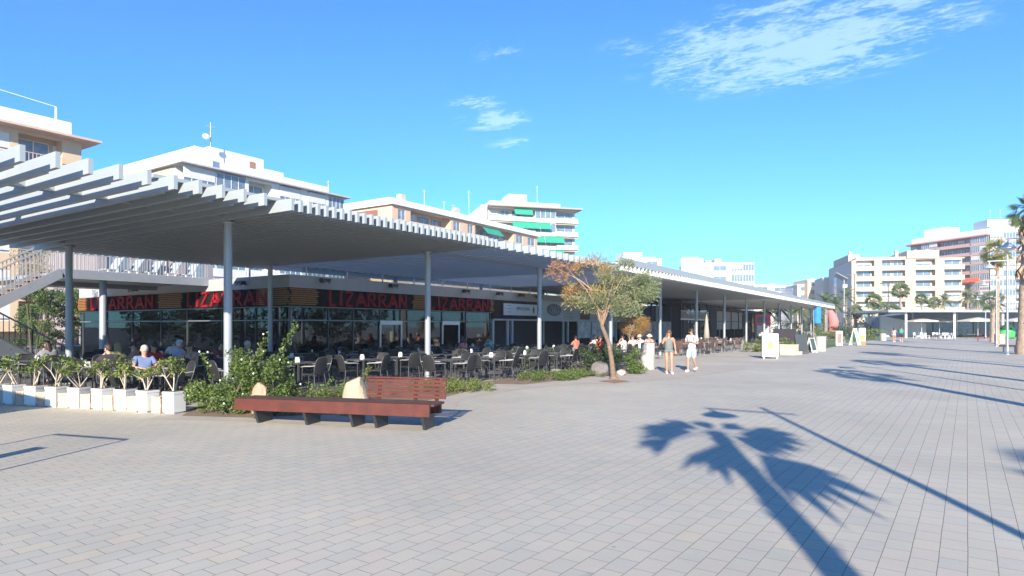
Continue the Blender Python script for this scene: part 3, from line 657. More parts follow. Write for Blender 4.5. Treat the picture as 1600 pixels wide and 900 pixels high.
def cover(loc, rx, ry, h, n, label, seed, lm, size=.05):
    rr = random.Random(seed); cl = cclump([((x*rx, y*ry, h*.5*(1-.6*(x*x+y*y))), (.2, .2, h*.45)) for x, y in [(math.cos(a)*q, math.sin(a)*q) for a, q in [(rr.random()*6.28, math.sqrt(rr.random())) for _ in range(26)]]])
    return shrub('ground_cover_plant', loc, cl, n, size, label, 'plant', 8, seed, lm)
cover(W(-1.75, 17.4), 1.25, .9, .42, 4200, 'pale green creeping plant right of the bench backrest', 21, leafl)
cover(W(1.1, 20.9), 1.0, .75, .42, 3600, 'bright green low creeping plant at the bed corner near the dark chairs', 22, leafg)
cover(W(2.25, 22.3), .95, .8, .32, 2600, 'low green plant with small white marker beside the grey stone', 23, leafg)
cover(W(-4.75, 12.62), .5, .15, .3, 700, 'low green plant at the foot of the pinkish rock', 27, leafg)
cover(W(-3.1, 12.9), 1.0, .35, .22, 1700, 'low green plant along the back edge of the bench seat', 24, leafg)
cl = cclump([((rr.uniform(-.8, .7), rr.uniform(-.4, .5), rr.uniform(.2, 1.05)), (.24*rr.uniform(.7, 1.2),)*3) for _ in range(22)])
shrub('dark_shrub', W(3.35, 23.6), cl, 3800, .07, 'dense dark green shrub behind the leaning tree trunk, on its left', seed=31, stems=12, lm=leafd)
cl = cclump([((rr.uniform(-.35, .35), rr.uniform(-.3, .3), rr.uniform(.15, .85)), (.2*rr.uniform(.7, 1.2),)*3) for _ in range(14)])
shrub('round_shrub', W(4.6, 23.6), cl, 2600, .065, 'rounded leafy green shrub between the leaning tree and the litter bin', seed=32, stems=8, lm=leafg)
def tamarisk(loc, H_, label, seed, sc_=1.0, orange_side=-1, dens=1.0):
    rr = random.Random(seed); t = thing('tamarisk_tree', label, 'tree', tuple(loc))
    V = lambda dx, z, dz=0: Vector(camv(dx*sc_, dz*sc_, z*sc_))
    k = MB(); tr = [V(0, 0), V(-.06, .6), V(-.16, 1.2), V(-.38, 1.75), V(-.42, 2.2), V(-.25, 2.6)]
    k.tube(tr, [.10*sc_, .08*sc_, .072*sc_, .066*sc_, .06*sc_, .045*sc_], 10); k.sphere((0, 0, .02), (.17*sc_, .17*sc_, .08*sc_), 10, 4); k.build('trunk', mat('grey_brown_bark', (.2, .14, .095), .95, var=.35, scale=9, bump=1.0), t)
    k = MB(); ends = []
    specs = [(-.9, 3.3, .1), (-1.5, 3.6, -.2), (-.3, 3.7, .3), (.3, 3.5, -.3), (.7, 3.0, .3), (.9, 3.5, 0), (-.8, 2.7, .5), (.35, 2.6, .5), (-2.0, 3.75, .1), (-.1, 3.2, -.6), (.5, 2.5, -.5), (-1.1, 3.0, -.5), (-.2, 4.1, 0)]
    for dx, z, dz in specs:
        s_ = tr[3+(len(ends) % 3)]; e = V(dx, z, dz); md = (s_+e)/2+Vector((0, 0, .12)); k.tube([s_, md, e], [.04*sc_, .025*sc_, .008*sc_], 6); ends.append(e)
    k.build('branch', bark, t)
    def cloud(pts, n, mt, nm):
        k = MB(); cl = [(V(*p[:3]), (p[3]*sc_,)*3) for p in pts]
        for c, r in cl:
            for _ in range(int(n*dens*r[0]**2*9)):
                d = Vector((rr.gauss(0, 1), rr.gauss(0, 1), rr.gauss(0, .8))).normalized()*r[0]*(rr.random()**.5); p = c+d
                a = (d.normalized()*.7+Vector((rr.gauss(0, .5), rr.gauss(0, .5), .35+rr.gauss(0, .4)))).normalized(); b = a.cross(Vector((rr.gauss(0, 1), rr.gauss(0, 1), rr.gauss(0, 1)))).normalized()
                L_ = rr.uniform(.06, .15)*sc_; k.add([p, p+a*L_*.5+b*L_*.09, p+a*L_, p+a*L_*.5-b*L_*.09], [(0, 1, 2, 3)])
        k.build(nm, mt, t)
    cloud([(rr.uniform(-.7, 1.25), rr.uniform(2.2, 3.8), rr.uniform(-.6, .6), rr.uniform(.2, .42)) for _ in range(19)]+[(rr.uniform(.1, 1.3), rr.uniform(2.4, 3.5), rr.uniform(-.4, .4), rr.uniform(.2, .36)) for _ in range(8)]+[(-.9, 2.45, 0, .3), (-1.1, 2.7, .3, .28), (-.6, 2.35, .2, .25), (.95, 2.7, 0, .3), (1.1, 3.0, .1, .28), (.5, 3.8, 0, .22)], 420, mat('tamarisk_green', (.22, .26, .13), .7, var=.15, island=.35, translucent=.3), 'crown')
    cloud([(rr.uniform(-1.5, .7), rr.uniform(2.5, 3.95), rr.uniform(-.5, .5), rr.uniform(.18, .36)) for _ in range(15)], 380, mat('tamarisk_yellow', (.34, .30, .11), .7, var=.15, island=.35, translucent=.3), 'yellow_foliage')
    cloud([(-1.5, 3.65, 0, .26), (-1.9, 3.75, .1, .24), (-2.1, 3.5, 0, .18), (-1.7, 3.35, -.1, .2), (-1.35, 2.95, .2, .26), (-.7, 3.9, .1, .24), (-.3, 3.6, -.2, .2), (-1.1, 3.8, .1, .26), (-1.55, 2.85, 0, .2)], 320, mat('tamarisk_orange', (.46, .25, .10), .7, var=.15, island=.35, translucent=.3), 'orange_foliage')
    k = MB()
    for _ in range(26):
        e = rr.choice(ends); p = e+Vector((rr.gauss(0, .15), rr.gauss(0, .15), 0)); k.tube([p, p+Vector((rr.gauss(0, .12), rr.gauss(0, .12), rr.uniform(.2, .55)))*sc_], [.008, .003], 4)
    k.build('twigs', bark, t)
    return t
tamarisk(W(3.38, 21.3), 4.6, 'slender tamarisk tree with orange and grey-green feathery crown leaning over the terrace edge', 42)
t2 = tamarisk(W(6.7, 35.3), 2.4, 'smaller orange-leaved tree with pale trunk behind the leaning tree', 43, .62, dens=2.0)
for ch in t2.children:
    if ch.name.startswith('crown'): ch.data.materials[0] = mat('tamarisk_ochre', (.4, .24, .07), .7, var=.15, island=.35, translucent=.3)
# ------------------------------------------------------------------ planters and stone blocks
potm = mat('white_resin_pot', (.72, .74, .70), .5, var=.03); stone = mat('cream_stone_block', (.56, .42, .29), .85, var=.1, scale=3, bump=.5)
P0 = W(-6.83, 12.93); P1 = W(-11.25, 14.45); dr = (P1-P0).normalized(); rz = math.atan2(dr.y, dr.x)
def make_pot():
    t = thing('square_planter', '', 'planter', (0, 0, 0), 0, 'white square planters in the row')
    k = MB(); s = .150; k.prism([(-s, -s, .03), (s, -s, .03), (s, s, .03), (-s, s, .03)], (0, 0, .36)); k.box(-s-.006, s+.006, -s-.006, s+.006, .39, .44); k.box(-.12, .12, -.12, .12, 0, .03); k.build('pot', potm, t, .006)
    k = MB(); k.box(-.14, .14, -.14, .14, .44, .445); k.build('soil', soil_m, t); return t
pot0 = make_pot()
N_P = 9; step = (P1-P0).length/7.1
names = ['rightmost white planter of the row, beside the large shrub', 'second white planter from the right end of the row', 'third white planter from the right end of the row', 'fourth white planter from the right end of the row',
         'fifth white planter from the right end of the row', 'sixth white planter from the right end of the row, in shade', 'seventh white planter from the right end of the row, in shade', 'eighth white planter from the right end of the row, in shade', 'leftmost white planter of the row, at the left edge']
for i in range(N_P):
    p = P0+dr*step*i+Vector((rngc.uniform(-.03, .03), rngc.uniform(-.03, .03), 0)); a = rz+R(2+rngc.uniform(-6, 6))
    if i == 0: pot0.location = p; pot0.rotation_euler = (0, 0, a); pot0['label'] = names[0]
    else: dup(pot0, p, a, names[i])
    rr = random.Random(60+i); t = thing('potted_ficus', 'young leafy sapling growing in the '+names[i].split(',')[0].replace(' of the row', ''), 'plant', (p.x, p.y, .445), 0, 'saplings in the white planters')
    k = MB(); cl = []
    for s in range(5):
        b0 = Vector((rr.uniform(-.05, .05), rr.uniform(-.05, .05), 0)); e = Vector((rr.uniform(-.28, .28), rr.uniform(-.28, .28), rr.uniform(.28, .62))); md = (b0+e)/2+Vector((rr.uniform(-.05, .05), rr.uniform(-.05, .05), .05))
        k.tube([b0, md, e], [.013, .010, .005], 6)
        for q in range(2):
            e2 = md+(e-md)*rr.random()+Vector((rr.uniform(-.14, .14), rr.uniform(-.14, .14), rr.uniform(.0, .14))); k.tube([md, e2], [.007, .003], 5); cl.append((e2, (.075,)*3))
        cl.append((e, (.09,)*3))
    k.build('stem', mat('pale_stem', (.5, .44, .34), .8), t)
    k = MB(); leaves(k, cl, 330, .07, rr, .5); k.build('foliage', leafl if i < 5 else leafg, t)
sb_names = ['rightmost cream stone block, between the first two white planters']+['cream stone block, %s from the right end of the planter row' % ordn[i] for i in range(1, 8)]
for i in range(8):
    p = P0+dr*step*(i+.52); rr = random.Random(80+i); bm = bmesh.new(); bmesh.ops.create_cube(bm, size=1); bmesh.ops.subdivide_edges(bm, edges=bm.edges, cuts=5, use_grid_fill=True)
    for v in bm.verts: v.co = Vector((v.co.x*.255, v.co.y*.25, (v.co.z+.5)*(.31 if i else .33)))+Vector((rr.gauss(0, .004), rr.gauss(0, .004), rr.gauss(0, .003)))
    me = bpy.data.meshes.new('stone_block'); bm.to_mesh(me); bm.free(); me.materials.append(stone); o = bpy.data.objects.new('stone_block', me); C.objects.link(o)
    o.location = p; o.rotation_euler = (0, 0, rz+R(2+rr.uniform(-6, 6))); tag(o, sb_names[i], 'stone block', 'stone blocks between the planters')
# ------------------------------------------------------------------ people
def skin_mesh(name, chains, sub=1):
    """chains: list of [(pos, radius), ...]; a chain's first entry may be an index tuple ('@', i) joining an earlier vertex"""
    vs = []; es = []; rad = []
    for c in chains:
        prev = None
        for e in c:
            if e[0] == '@': prev = e[1]; continue
            vs.append(e[0]); rad.append(e[1]); i = len(vs)-1
            if prev is not None: es.append((prev, i))
            prev = i
    me = bpy.data.meshes.new(name); me.from_pydata([tuple(v) for v in vs], es, []); o = bpy.data.objects.new(name, me); C.objects.link(o)
    md = o.modifiers.new('s', 'SKIN'); md.use_smooth_shade = True
    for i, r in enumerate(rad):
        sv = me.skin_vertices[0].data[i]; rr_ = r if isinstance(r, (tuple, list)) else (r, r); sv.radius = rr_; sv.use_root = (i == 0)
    sb_ = o.modifiers.new('u', 'SUBSURF'); sb_.levels = sub; sb_.render_levels = sub
    dg = bpy.context.evaluated_depsgraph_get(); dg.update()
    m2 = bpy.data.meshes.new_from_object(o.evaluated_get(dg)); bpy.data.objects.remove(o); return m2
V3 = Vector
def lerp(a, b, t): return a+(b-a)*t
def figure(pose, female=False):
    """pose: joint name -> position (metres, facing -Y). Returns meshes for body and clothes."""
    J = {k_: V3(v) for k_, v in pose.items()}
    pel, chest, neck, head = J['pelvis'], J['chest'], J['neck'], J['head']
    sw = .155 if female else .185; hw = .10 if female else .095
    ch = []
    hd = (head-neck).normalized()
    ch.append([(pel, (.13, .105)), (lerp(pel, chest, .45), (.115, .09)), (chest, (.145 if not female else .125, .10)), (lerp(chest, neck, .75), (.08, .07)), (neck+hd*.03, .052), (head-hd*.04, .066), (head+hd*.045, .082), (head+hd*.115, .062)])
    # index map of chain 0: 0..7
    idx = 8
    def limb(root, pts):
        nonlocal idx
        c = [('@', root)]+pts; s = idx; idx += len(pts); ch.append(c); return s
    fr = V3((0, -1, 0))
    for sgn, S in ((-1, 'l'), (1, 'r')):
        hip, kn, an, toe = J['hip_'+S], J['knee_'+S], J['ankle_'+S], J['toe_'+S]
        limb(0, [(hip, .088), (lerp(hip, kn, .5), .076), (kn, .055), (lerp(kn, an, .35), .054), (an, .036), (an+V3((0, 0, -.045)), .036), (toe, .026)])
        sh, el, wr = J['sh_'+S], J['elbow_'+S], J['wrist_'+S]
        hdv = (wr-el).normalized(); side = hdv.cross(V3((0, 0, 1))); side = side.normalized() if side.length > .2 else V3((0, 1, 0))
        s = limb(2, [(sh, .052), (lerp(sh, el, .5), .043), (el, .036), (lerp(el, wr, .4), .033), (wr, .023), (wr+hdv*.05, (.03, .018)), (wr+hdv*.085, (.032, .015))])
        palm = s+6
        for f in range(4):
            o_ = side*(f-1.5)*.019; L_ = (.055, .065, .06, .045)[f]; b0 = wr+hdv*.095+o_; cd = (hdv+V3((0, .0, -.25)) if hdv.z > -.7 else hdv+fr*.35).normalized()
            limb(palm, [(b0, .0085), (b0+hdv*L_*.5, .0082), (b0+hdv*L_*.5+cd*L_*.5, .0068)])
        limb(s+5, [(wr+hdv*.045+side*.032, .0095), (wr+hdv*.075+side*.05, .008)])
    body = skin_mesh('body', ch, 1)
    return body, J
def clothes(J, kind, female=False):
    out = {}; q_ = 1.22
    if kind.get('top'):
        pel, chest, neck = J['pelvis'], J['chest'], J['neck']; x = []
        x.append([(pel-V3((0, 0, .05)), (.15, .12)), (pel+V3((0, 0, .06)), (.145, .12)), (lerp(pel, chest, .5), (.135, .11)), (chest, (.165 if not female else .14, .12)), (lerp(chest, neck, .6), (.10, .085)), (lerp(chest, neck, .85), (.07, .065))])
        if kind['top'] != 'strap':
            for S in 'lr':
                sh, el = J['sh_'+S], J['elbow_'+S]; t_ = 1.0 if kind['top'] == 'long' else .7
                x.append([('@', 3), (sh, .07), (lerp(sh, el, .4), .06), (lerp(sh, el, t_), .055)])
        x = [[e if e[0] == '@' else (e[0], tuple(v*q_ for v in e[1]) if isinstance(e[1], tuple) else e[1]*1.12) for e in c] for c in x]
        out['shirt'] = skin_mesh('shirt', x, 1)
    if kind.get('legs'):
        pel = J['pelvis']; x = [[(pel+V3((0, 0, .1)), (.135, .115)), (pel-V3((0, 0, .03)), (.15, .12))]]
        for S in 'lr':
            hip, kn, an = J['hip_'+S], J['knee_'+S], J['ankle_'+S]; t_ = {'shorts': .95, 'hot': .25, 'long': 1}[kind['legs']]
            c = [('@', 1), (hip, .105), (lerp(hip, kn, t_*.6), .095), (lerp(hip, kn, t_), .088 if t_ < 1 else .07)]
            if kind['legs'] == 'long': c += [(lerp(kn, an, .9), .055)]
            x.append(c)
        x = [[e if e[0] == '@' else (e[0], tuple(v*1.18 for v in e[1]) if isinstance(e[1], tuple) else e[1]*1.12) for e in c] for c in x]
        out['trousers' if kind['legs'] == 'long' else 'shorts'] = skin_mesh('shorts', x, 1)
    return out
def head_bits(J, hair='short', hat=False):
    n, h = J['neck'], J['head']; up = (h-n).normalized(); f = J.get('face', V3((0, -1, 0))).normalized(); s = f.cross(up).normalized(); f = up.cross(s).normalized()
    T = Matrix((( s.x, -f.x, up.x, h.x), (s.y, -f.y, up.y, h.y), (s.z, -f.z, up.z, h.z), (0, 0, 0, 1)))
    out = {}
    k = MB(); k.sphere((0, .018, .06), (.086, .10, .098), 12, 8, T, -.25, 1)
    if hair == 'long':
        k.sphere((0, .055, -.05), (.085, .06, .19), 10, 8, T); k.sphere((.07, .0, -.03), (.025, .05, .13), 8, 6, T); k.sphere((-.07, .0, -.03), (.025, .05, .13), 8, 6, T)
    else: k.sphere((0, .05, .02), (.075, .06, .075), 10, 6, T)
    out['hair'] = k
    k = MB()
    for sx in (-1, 1):
        k.sphere((sx*.03, -.082, .035), (.012, .008, .007), 6, 4, T)
    out['eyes'] = k
    k = MB(); k.prism([(-.013, -.08, 0), (.013, -.08, 0), (0, -.08, .045)], (0, 0, 0)) if False else k.sphere((0, -.09, .012), (.012, .016, .02), 6, 5, T)
    for sx in (-1, 1): k.sphere((sx*.084, .01, .025), (.012, .02, .03), 6, 5, T)
    out['nose_and_ears'] = k
    k = MB(); k.sphere((0, -.08, -.028), (.02, .007, .005), 6, 4, T); out['mouth'] = k
    if hat:
        k = MB(); k.lathe([(.0, .17), (.07, .165), (.09, .14), (.098, .085), (.17, .07), (.172, .062), (.098, .075)], 16); k.v = [tuple(T @ V3(p)) for p in k.v]; out['sun_hat'] = k
    return out
def stand(lean=0, phone=False):
    return dict(pelvis=(0, 0, .93), chest=(0, -.01, 1.22), neck=(0, 0, 1.42), head=(0, -.02, 1.54))
skinm = mat('skin', (.55, .30, .20), .55, var=.06); skin_tan = mat('skin_tanned', (.48, .24, .15), .55, var=.06)
def build_person(label, loc, rz, J, body, cl, bits, mats, extra=None, group=None):
    t = thing('person', label, 'person', tuple(loc), rz, group)
    o = bpy.data.objects.new('body', body.copy()); o.data.materials.clear(); o.data.materials.append(mats['skin']); C.objects.link(o); o.parent = t
    for nm, me in cl.items():
        m2 = me.copy(); m2.materials.clear(); m2.materials.append(mats[nm if nm in mats else 'shorts']); q = bpy.data.objects.new(nm, m2); C.objects.link(q); q.parent = t
    for nm, k in bits.items():
        mm = {'hair': mats['hair'], 'eyes': black, 'mouth': mat('lips', (.4, .12, .1), .5), 'nose_and_ears': mats['skin'], 'sun_hat': mats.get('hat', white)}[nm]; k.build(nm, mm, t)
    if extra: extra(t)
    return t
def shoes(J, m, t):
    for S in 'lr':
        a = J['ankle_'+S]; to = J['toe_'+S]; d = (to-a); d.z = 0; d.normalize(); z0 = min(a.z, to.z)
        r = Vector((-d.y, d.x, 0)); M = Matrix(((r.x, d.x, 0, a.x), (r.y, d.y, 0, a.y), (0, 0, 1, 0), (0, 0, 0, 1)))
        k = MB(); k.sphere((0, .07, max(.035, a.z-.055)), (.052, .15, .05), 10, 6, M); k.sphere((0, -.02, max(.06, a.z-.02)), (.045, .055, .06), 8, 5, M); k.build('shoe', m, t)
# woman on the phone, walking towards the camera
Jw = dict(pelvis=(0, 0, .90), chest=(0, -.005, 1.17), neck=(0, 0, 1.36), head=(.0, -.02, 1.48), hip_l=(-.09, 0, .86), knee_l=(-.08, -.05, .47), ankle_l=(-.07, .04, .09), toe_l=(-.08, -.09, .025),
          hip_r=(.09, 0, .86), knee_r=(.085, -.09, .47), ankle_r=(.09, -.13, .08), toe_r=(.1, -.26, .03), sh_l=(-.155, 0, 1.33), elbow_l=(-.25, -.1, 1.10), wrist_l=(-.14, -.13, 1.32), sh_r=(.155, 0, 1.33), elbow_r=(.22, .04, 1.08), wrist_r=(.235, -.06, .86), face=(-.5, -.9, 0))
bw, Jv = figure(Jw, True); cw = clothes(Jv, dict(top='strap', legs='hot'), True)
jump = mat('grey_green_cloth', (.15, .175, .165), .8, var=.2, scale=30)
def exw(t):
    shoes(Jv, white, t); k = MB(); k.box(-.01, .01, -.05, .05, -.07, .07, Matrix.Translation((-.115, -.07, 1.46))); k.build('phone', black, t)
loc = G(1045, 584); rzc = math.atan2(-loc.y, -loc.x)+R(90)
build_person('woman in grey sleeveless playsuit and white shoes walking with a phone at her ear', loc, rzc+R(8), Jv, bw, cw, head_bits(Jv, 'long'), dict(skin=skin_tan, shirt=jump, shorts=jump, hair=mat('brown_hair', (.10, .045, .025), .5)), exw)
Jm = dict(pelvis=(0, 0, .92), chest=(0, -.02, 1.2), neck=(0, -.01, 1.40), head=(0, -.04, 1.53), hip_l=(-.09, 0, .88), knee_l=(-.1, -.12, .49), ankle_l=(-.1, -.12, .08), toe_l=(-.11, -.26, .03),
          hip_r=(.09, 0, .88), knee_r=(.095, -.04, .48), ankle_r=(.09, .2, .16), toe_r=(.09, .1, .04), sh_l=(-.185, 0, 1.36), elbow_l=(-.23, -.05, 1.10), wrist_l=(-.06, -.22, 1.14), sh_r=(.185, 0, 1.36), elbow_r=(.25, -.02, 1.08), wrist_r=(.05, -.24, 1.18), face=(-.8, -.5, -.1))
bm_, Jn = figure(Jm); cm_ = clothes(Jn, dict(top='short', legs='shorts'))
def exm(t):
    shoes(Jn, white, t); k = MB(); k.box(-.15, .15, .12, .27, .98, 1.34); k.build('backpack', mat('navy_bag', (.03, .06, .13), .7), t, .03)
    k = MB()
    for sx in (-1, 1): k.tube([(sx*.1, .14, 1.36), (sx*.11, .02, 1.42), (sx*.115, -.11, 1.3), (sx*.115, -.135, 1.15), (sx*.13, .1, 1.0)], .014, 5)
    k.build('strap', mat('navy_bag', (.03, .06, .13)), t)
loc = G(1081, 581); rzc = math.atan2(-loc.y, -loc.x)+R(90)
build_person('man in striped t-shirt and light blue shorts with dark backpack walking beside the woman', loc, rzc-R(25), Jn, bm_, cm_, head_bits(Jn, 'short'), dict(skin=skin_tan, shirt=mat('pale_shirt', (.62, .62, .66), .8, var=.15, scale=14), shorts=mat('light_blue_cloth', (.38, .52, .68), .8), hair=mat('dark_hair', (.03, .018, .012), .5)), exm)
# far walkers, seen from behind
for px, py, lb, top, leg, hr, rzx in ((1397, 534.5, 'woman in pink top and white skirt walking away near the distant terrace', (.75, .35, .32), (.75, .72, .7), 'long', 180), (1408, 534, 'man in dark shorts with a green backpack walking away beside the woman in pink', (.1, .3, .25), (.03, .035, .05), 'short', 180)):
    loc = G(px, py); rzc = math.atan2(-loc.y, -loc.x)+R(90)+R(rzx)
    Jd, b_, c_, fem = (Jv, bw, cw, True) if 'woman' in lb[:5] else (Jn, bm_, cm_, False)
    def ex2(t, Jd=Jd, fem=fem):
        shoes(Jd, white, t)
        if not fem: k = MB(); k.box(-.16, .16, .12, .28, .98, 1.38); k.build('backpack', mat('green_bag', (.03, .28, .22), .7), t, .03)
    cc = dict(c_)
    build_person(lb, loc, rzc, Jd, b_, cc, head_bits(Jd, hr), dict(skin=skin_tan, shirt=mat('cloth_'+lb[:12], top, .8), shorts=mat('cloth2_'+lb[:12], leg, .8), hair=mat('dark_hair', (.03, .018, .012))), ex2)
# seated guests
Js = dict(pelvis=(0, -.02, .54), chest=(0, -.03, .84), neck=(0, -.05, 1.04), head=(0, -.09, 1.16), hip_l=(-.1, -.05, .52), knee_l=(-.11, -.46, .50), ankle_l=(-.11, -.42, .09), toe_l=(-.11, -.55, .03),
          hip_r=(.1, -.05, .52), knee_r=(.12, -.46, .5), ankle_r=(.12, -.48, .09), toe_r=(.12, -.6, .03), sh_l=(-.18, -.04, .99), elbow_l=(-.24, -.2, .8), wrist_l=(-.12, -.4, .78), sh_r=(.18, -.04, .99), elbow_r=(.25, -.18, .79), wrist_r=(.1, -.38, .79), face=(0, -1, 0))
Js2 = dict(Js, wrist_r=(.07, -.2, 1.06), elbow_r=(.24, -.26, .83), face=(.6, -1, 0), head=(.02, -.08, 1.17))
seat = [figure(Js), figure(Js2)]
seat_c = [clothes(s_[1], dict(top='short', legs='long')) for s_ in seat]
def cloth(n_, c): return mat('cloth_'+n_, c, .85, var=.08)
guests = [ # table row key, idx, side, shirt, hair, hat, label
 ('the second terrace row', 0, 3, ('blue_check', (.13, .18, .32)), (.42, .4, .36), None, 'white-haired guest in a blue patterned shirt seated behind the left planters'),
 ('the third terrace row', 0, 2, ('black_top', (.03, .03, .035)), (.03, .02, .015), None, 'dark-haired guest in black seated at the far left of the terrace'),
 ('the third terrace row', 1, 3, ('red_top', (.55, .03, .03)), (.03, .02, .015), None, 'guest in a red top seated left of the silver column'),
 ('the third terrace row', 1, 1, ('bare_tan', (.5, .3, .22)), (.05, .03, .02), None, 'guest in a tan top seated right of the one in red'),
 ('the third terrace row', 2, 1, ('dark_blue', (.03, .06, .15)), (.45, .43, .4), None, 'grey-haired guest in a dark blue shirt seated before the restaurant glass'),
 ('the third terrace row', 2, 3, ('maroon', (.2, .05, .06)), (.04, .02, .02), None, 'guest in a maroon top seated facing the promenade before the restaurant glass'),
 ('the back terrace row', 0, 2, ('olive', (.12, .14, .07)), (.3, .2, .1), None, 'guest in an olive shirt seated in the back row left of the column'),
 ('the back terrace row', 1, 0, ('pale_lilac', (.5, .48, .62)), (.6, .6, .58), ('pale_hat', (.6, .62, .7)), 'guest in a pale cap and lilac shirt seated behind the big shrub'),
 ('the back terrace row', 0, 1, ('pink_top2', (.5, .22, .2)), (.03, .02, .02), None, 'guest in a dusty pink top seated in the back row behind the planters'),
 ('the walkway row', 0, 2, ('grey_top', (.2, .2, .22)), (.04, .03, .02), None, 'guest in a grey top seated by the steel stair'),
 ('the walkway row', 2, 2, ('white_top2', (.6, .6, .6)), (.05, .03, .02), None, 'guest in a white top seated close to the left restaurant wall'),
 ('the walkers\' front row', 0, 2, ('white_a', (.75, .74, .72)), (.03, .02, .02), None, 'guest in white seated just right of the round shrub'),
 ('the walkers\' front row', 0, 3, ('red_b', (.55, .08, .06)), (.04, .02, .02), None, 'guest in red seated behind the leaning tree trunk'),
 ('the walkers\' front row', 1, 2, ('white_c', (.78, .77, .74)), (.1, .06, .03), ('straw_hat', (.7, .6, .42)), 'guest in white with a straw hat seated behind the litter bin'),
 ('the walkers\' front row', 1, 1, ('pink_d', (.75, .45, .42)), (.08, .05, .03), None, 'guest in pink seated between the litter bin and the walking woman'),
 ('the walkers\' front row', 2, 1, ('coral_e', (.72, .3, .26)), (.2, .12, .05), ('straw_hat2', (.72, .65, .5)), 'guest in a coral shirt and pale hat seated between the two walkers'),
 ('the walkers\' second row', 0, 2, ('rust_f', (.5, .16, .1)), (.04, .02, .02), None, 'guest in a rust shirt seated in the second row behind the leaning tree'),
 ('the walkers\' second row', 1, 2, ('cream_g', (.7, .64, .52)), (.3, .2, .1), None, 'guest in cream seated in the second row behind the litter bin'),
 ('the third terrace row', 7, 2, ('pink_h', (.65, .2, .2)), (.04, .02, .02), None, 'guest in a pink top seated near the dark entrance, left of the second silver column'),
 ('the third terrace row', 8, 2, ('teal_i', (.12, .3, .3)), (.04, .02, .02), None, 'guest in teal seated beside the second silver column'),
]
for gi, (rn, i, s_i, (cn, cc), hc, hat, lb) in enumerate(guests):
    if ('grey', rn, i, s_i) not in chairs_at: continue
    x, y, a = chairs_at[('grey', rn, i, s_i)]; q = gi % 2; b_, Jx = seat[q]
    pants = mat('dark_trousers', (.05, .055, .07), .8)
    build_person(lb, (x, y, 0), a+R(180), Jx, b_, seat_c[q], head_bits(Jx, 'long' if gi % 3 == 0 and gi else 'short', bool(hat)),
        dict(skin=skinm, shirt=cloth(cn, cc), trousers=pants, shorts=pants, hair=mat('hair_%d' % int(hc[0]*100), hc, .6), hat=cloth(*hat) if hat else white), lambda t, Jx=Jx: shoes(Jx, black, t), 'guests seated at the cafe tables')
# ------------------------------------------------------------------ bins, boards, planters, flags
def bin_(loc, r, h, label, group=None):
    t = thing('litter_bin', label, 'litter bin', tuple(loc), 0, group)
    k = MB(); k.lathe([(r*.96, 0), (r, .03), (r, h-.04), (r*.97, h), (r*.8, h), (r*.78, h-.12), (0, h-.12)], 24); k.build('bin_body', concrete, t)
    k = MB(); k.lathe([(r*.74, h-.1), (r*.79, h+.012), (r*.70, h+.012), (r*.7, h-.1)], 24); k.build('liner', dark_metal, t); return t
GB = 'concrete litter bins along the promenade'
bin_(G(1012, 577), .29, 1.08, 'pale concrete litter bin left of the walking woman', GB)
bin_(G(1282, 549), .36, 1.05, 'pale concrete litter bin by the strip of lawn', GB)
bin_(G(1562, 537), .45, 1.0, 'pale litter bin in front of the green bottle bank', GB)
bin_(G(1380, 532.5), .35, .9, 'small pale litter bin left of the two distant walkers', GB)
def facing(loc): return math.atan2(-loc[1], -loc[0])+R(90)
loc = G(1203, 560.5)
t = thing('advertising_board', 'white free-standing advertising board with a yellow poster', 'sign board', tuple(loc), facing(loc)+R(12))
k = MB(); k.box(-.42, .42, -.11, .11, .1, 1.36); k.build('panel', mat('warm_white', (.74, .72, .68), .5), t, .03)
k = MB(); k.box(-.37, -.29, -.16, .16, 0, .12); k.box(.29, .37, -.16, .16, 0, .12); k.build('foot', white, t, .01)
k = MB(); k.box(-.34, .34, -.114, -.111, .24, 1.26); k.build('poster', mat('pale_yellow_poster', (.75, .70, .52), .6, var=.08, scale=2), t)
k = MB(); k.sphere((0.02, -.118, .74), (.15, .006, .22), 14, 8); k.box(-.1, -.04, -.121, -.116, .52, .74); k.build('picture', mat('lemon_yellow', (.72, .66, .12), .6, var=.2), t)
for z, s_ in ((1.1, 'HELADOS'), (.34, 'GRANIZADOS')): text('lettering', s_, .075, mat('faint_grey_ink', (.45, .4, .35)), t, (0, -.117, z), (R(90), 0, 0), .002, 1, 'CENTER')
loc = G(1233, 554.5)
t = thing('planter_box', 'cream square planter box right of the white board', 'planter', tuple(loc), facing(loc)-R(25))
k = MB(); k.prism([(-.42, -.35, 0), (.42, -.35, 0), (.42, .35, 0), (-.42, .35, 0)], (0, 0, .58)); k.box(-.44, .44, -.37, .37, .58, .64); k.build('box', mat('cream_plaster', (.68, .56, .36), .8), t, .01)
k = MB(); leaves(k, [((0, 0, .75), (.35, .3, .15))], 220, .08, random.Random(4)); k.build('foliage', leafg, t)
k = MB(); k.prism([(-.25, -.2, 0), (.25, -.18, 0), (.23, .2, 0), (-.22, .19, 0)], (0, 0, .2)); o = k.build('kerb_block', concrete, None, .02); o.location = G(1247, 554); tag(o, 'low stone block at the foot of the chalkboard', 'stone block')
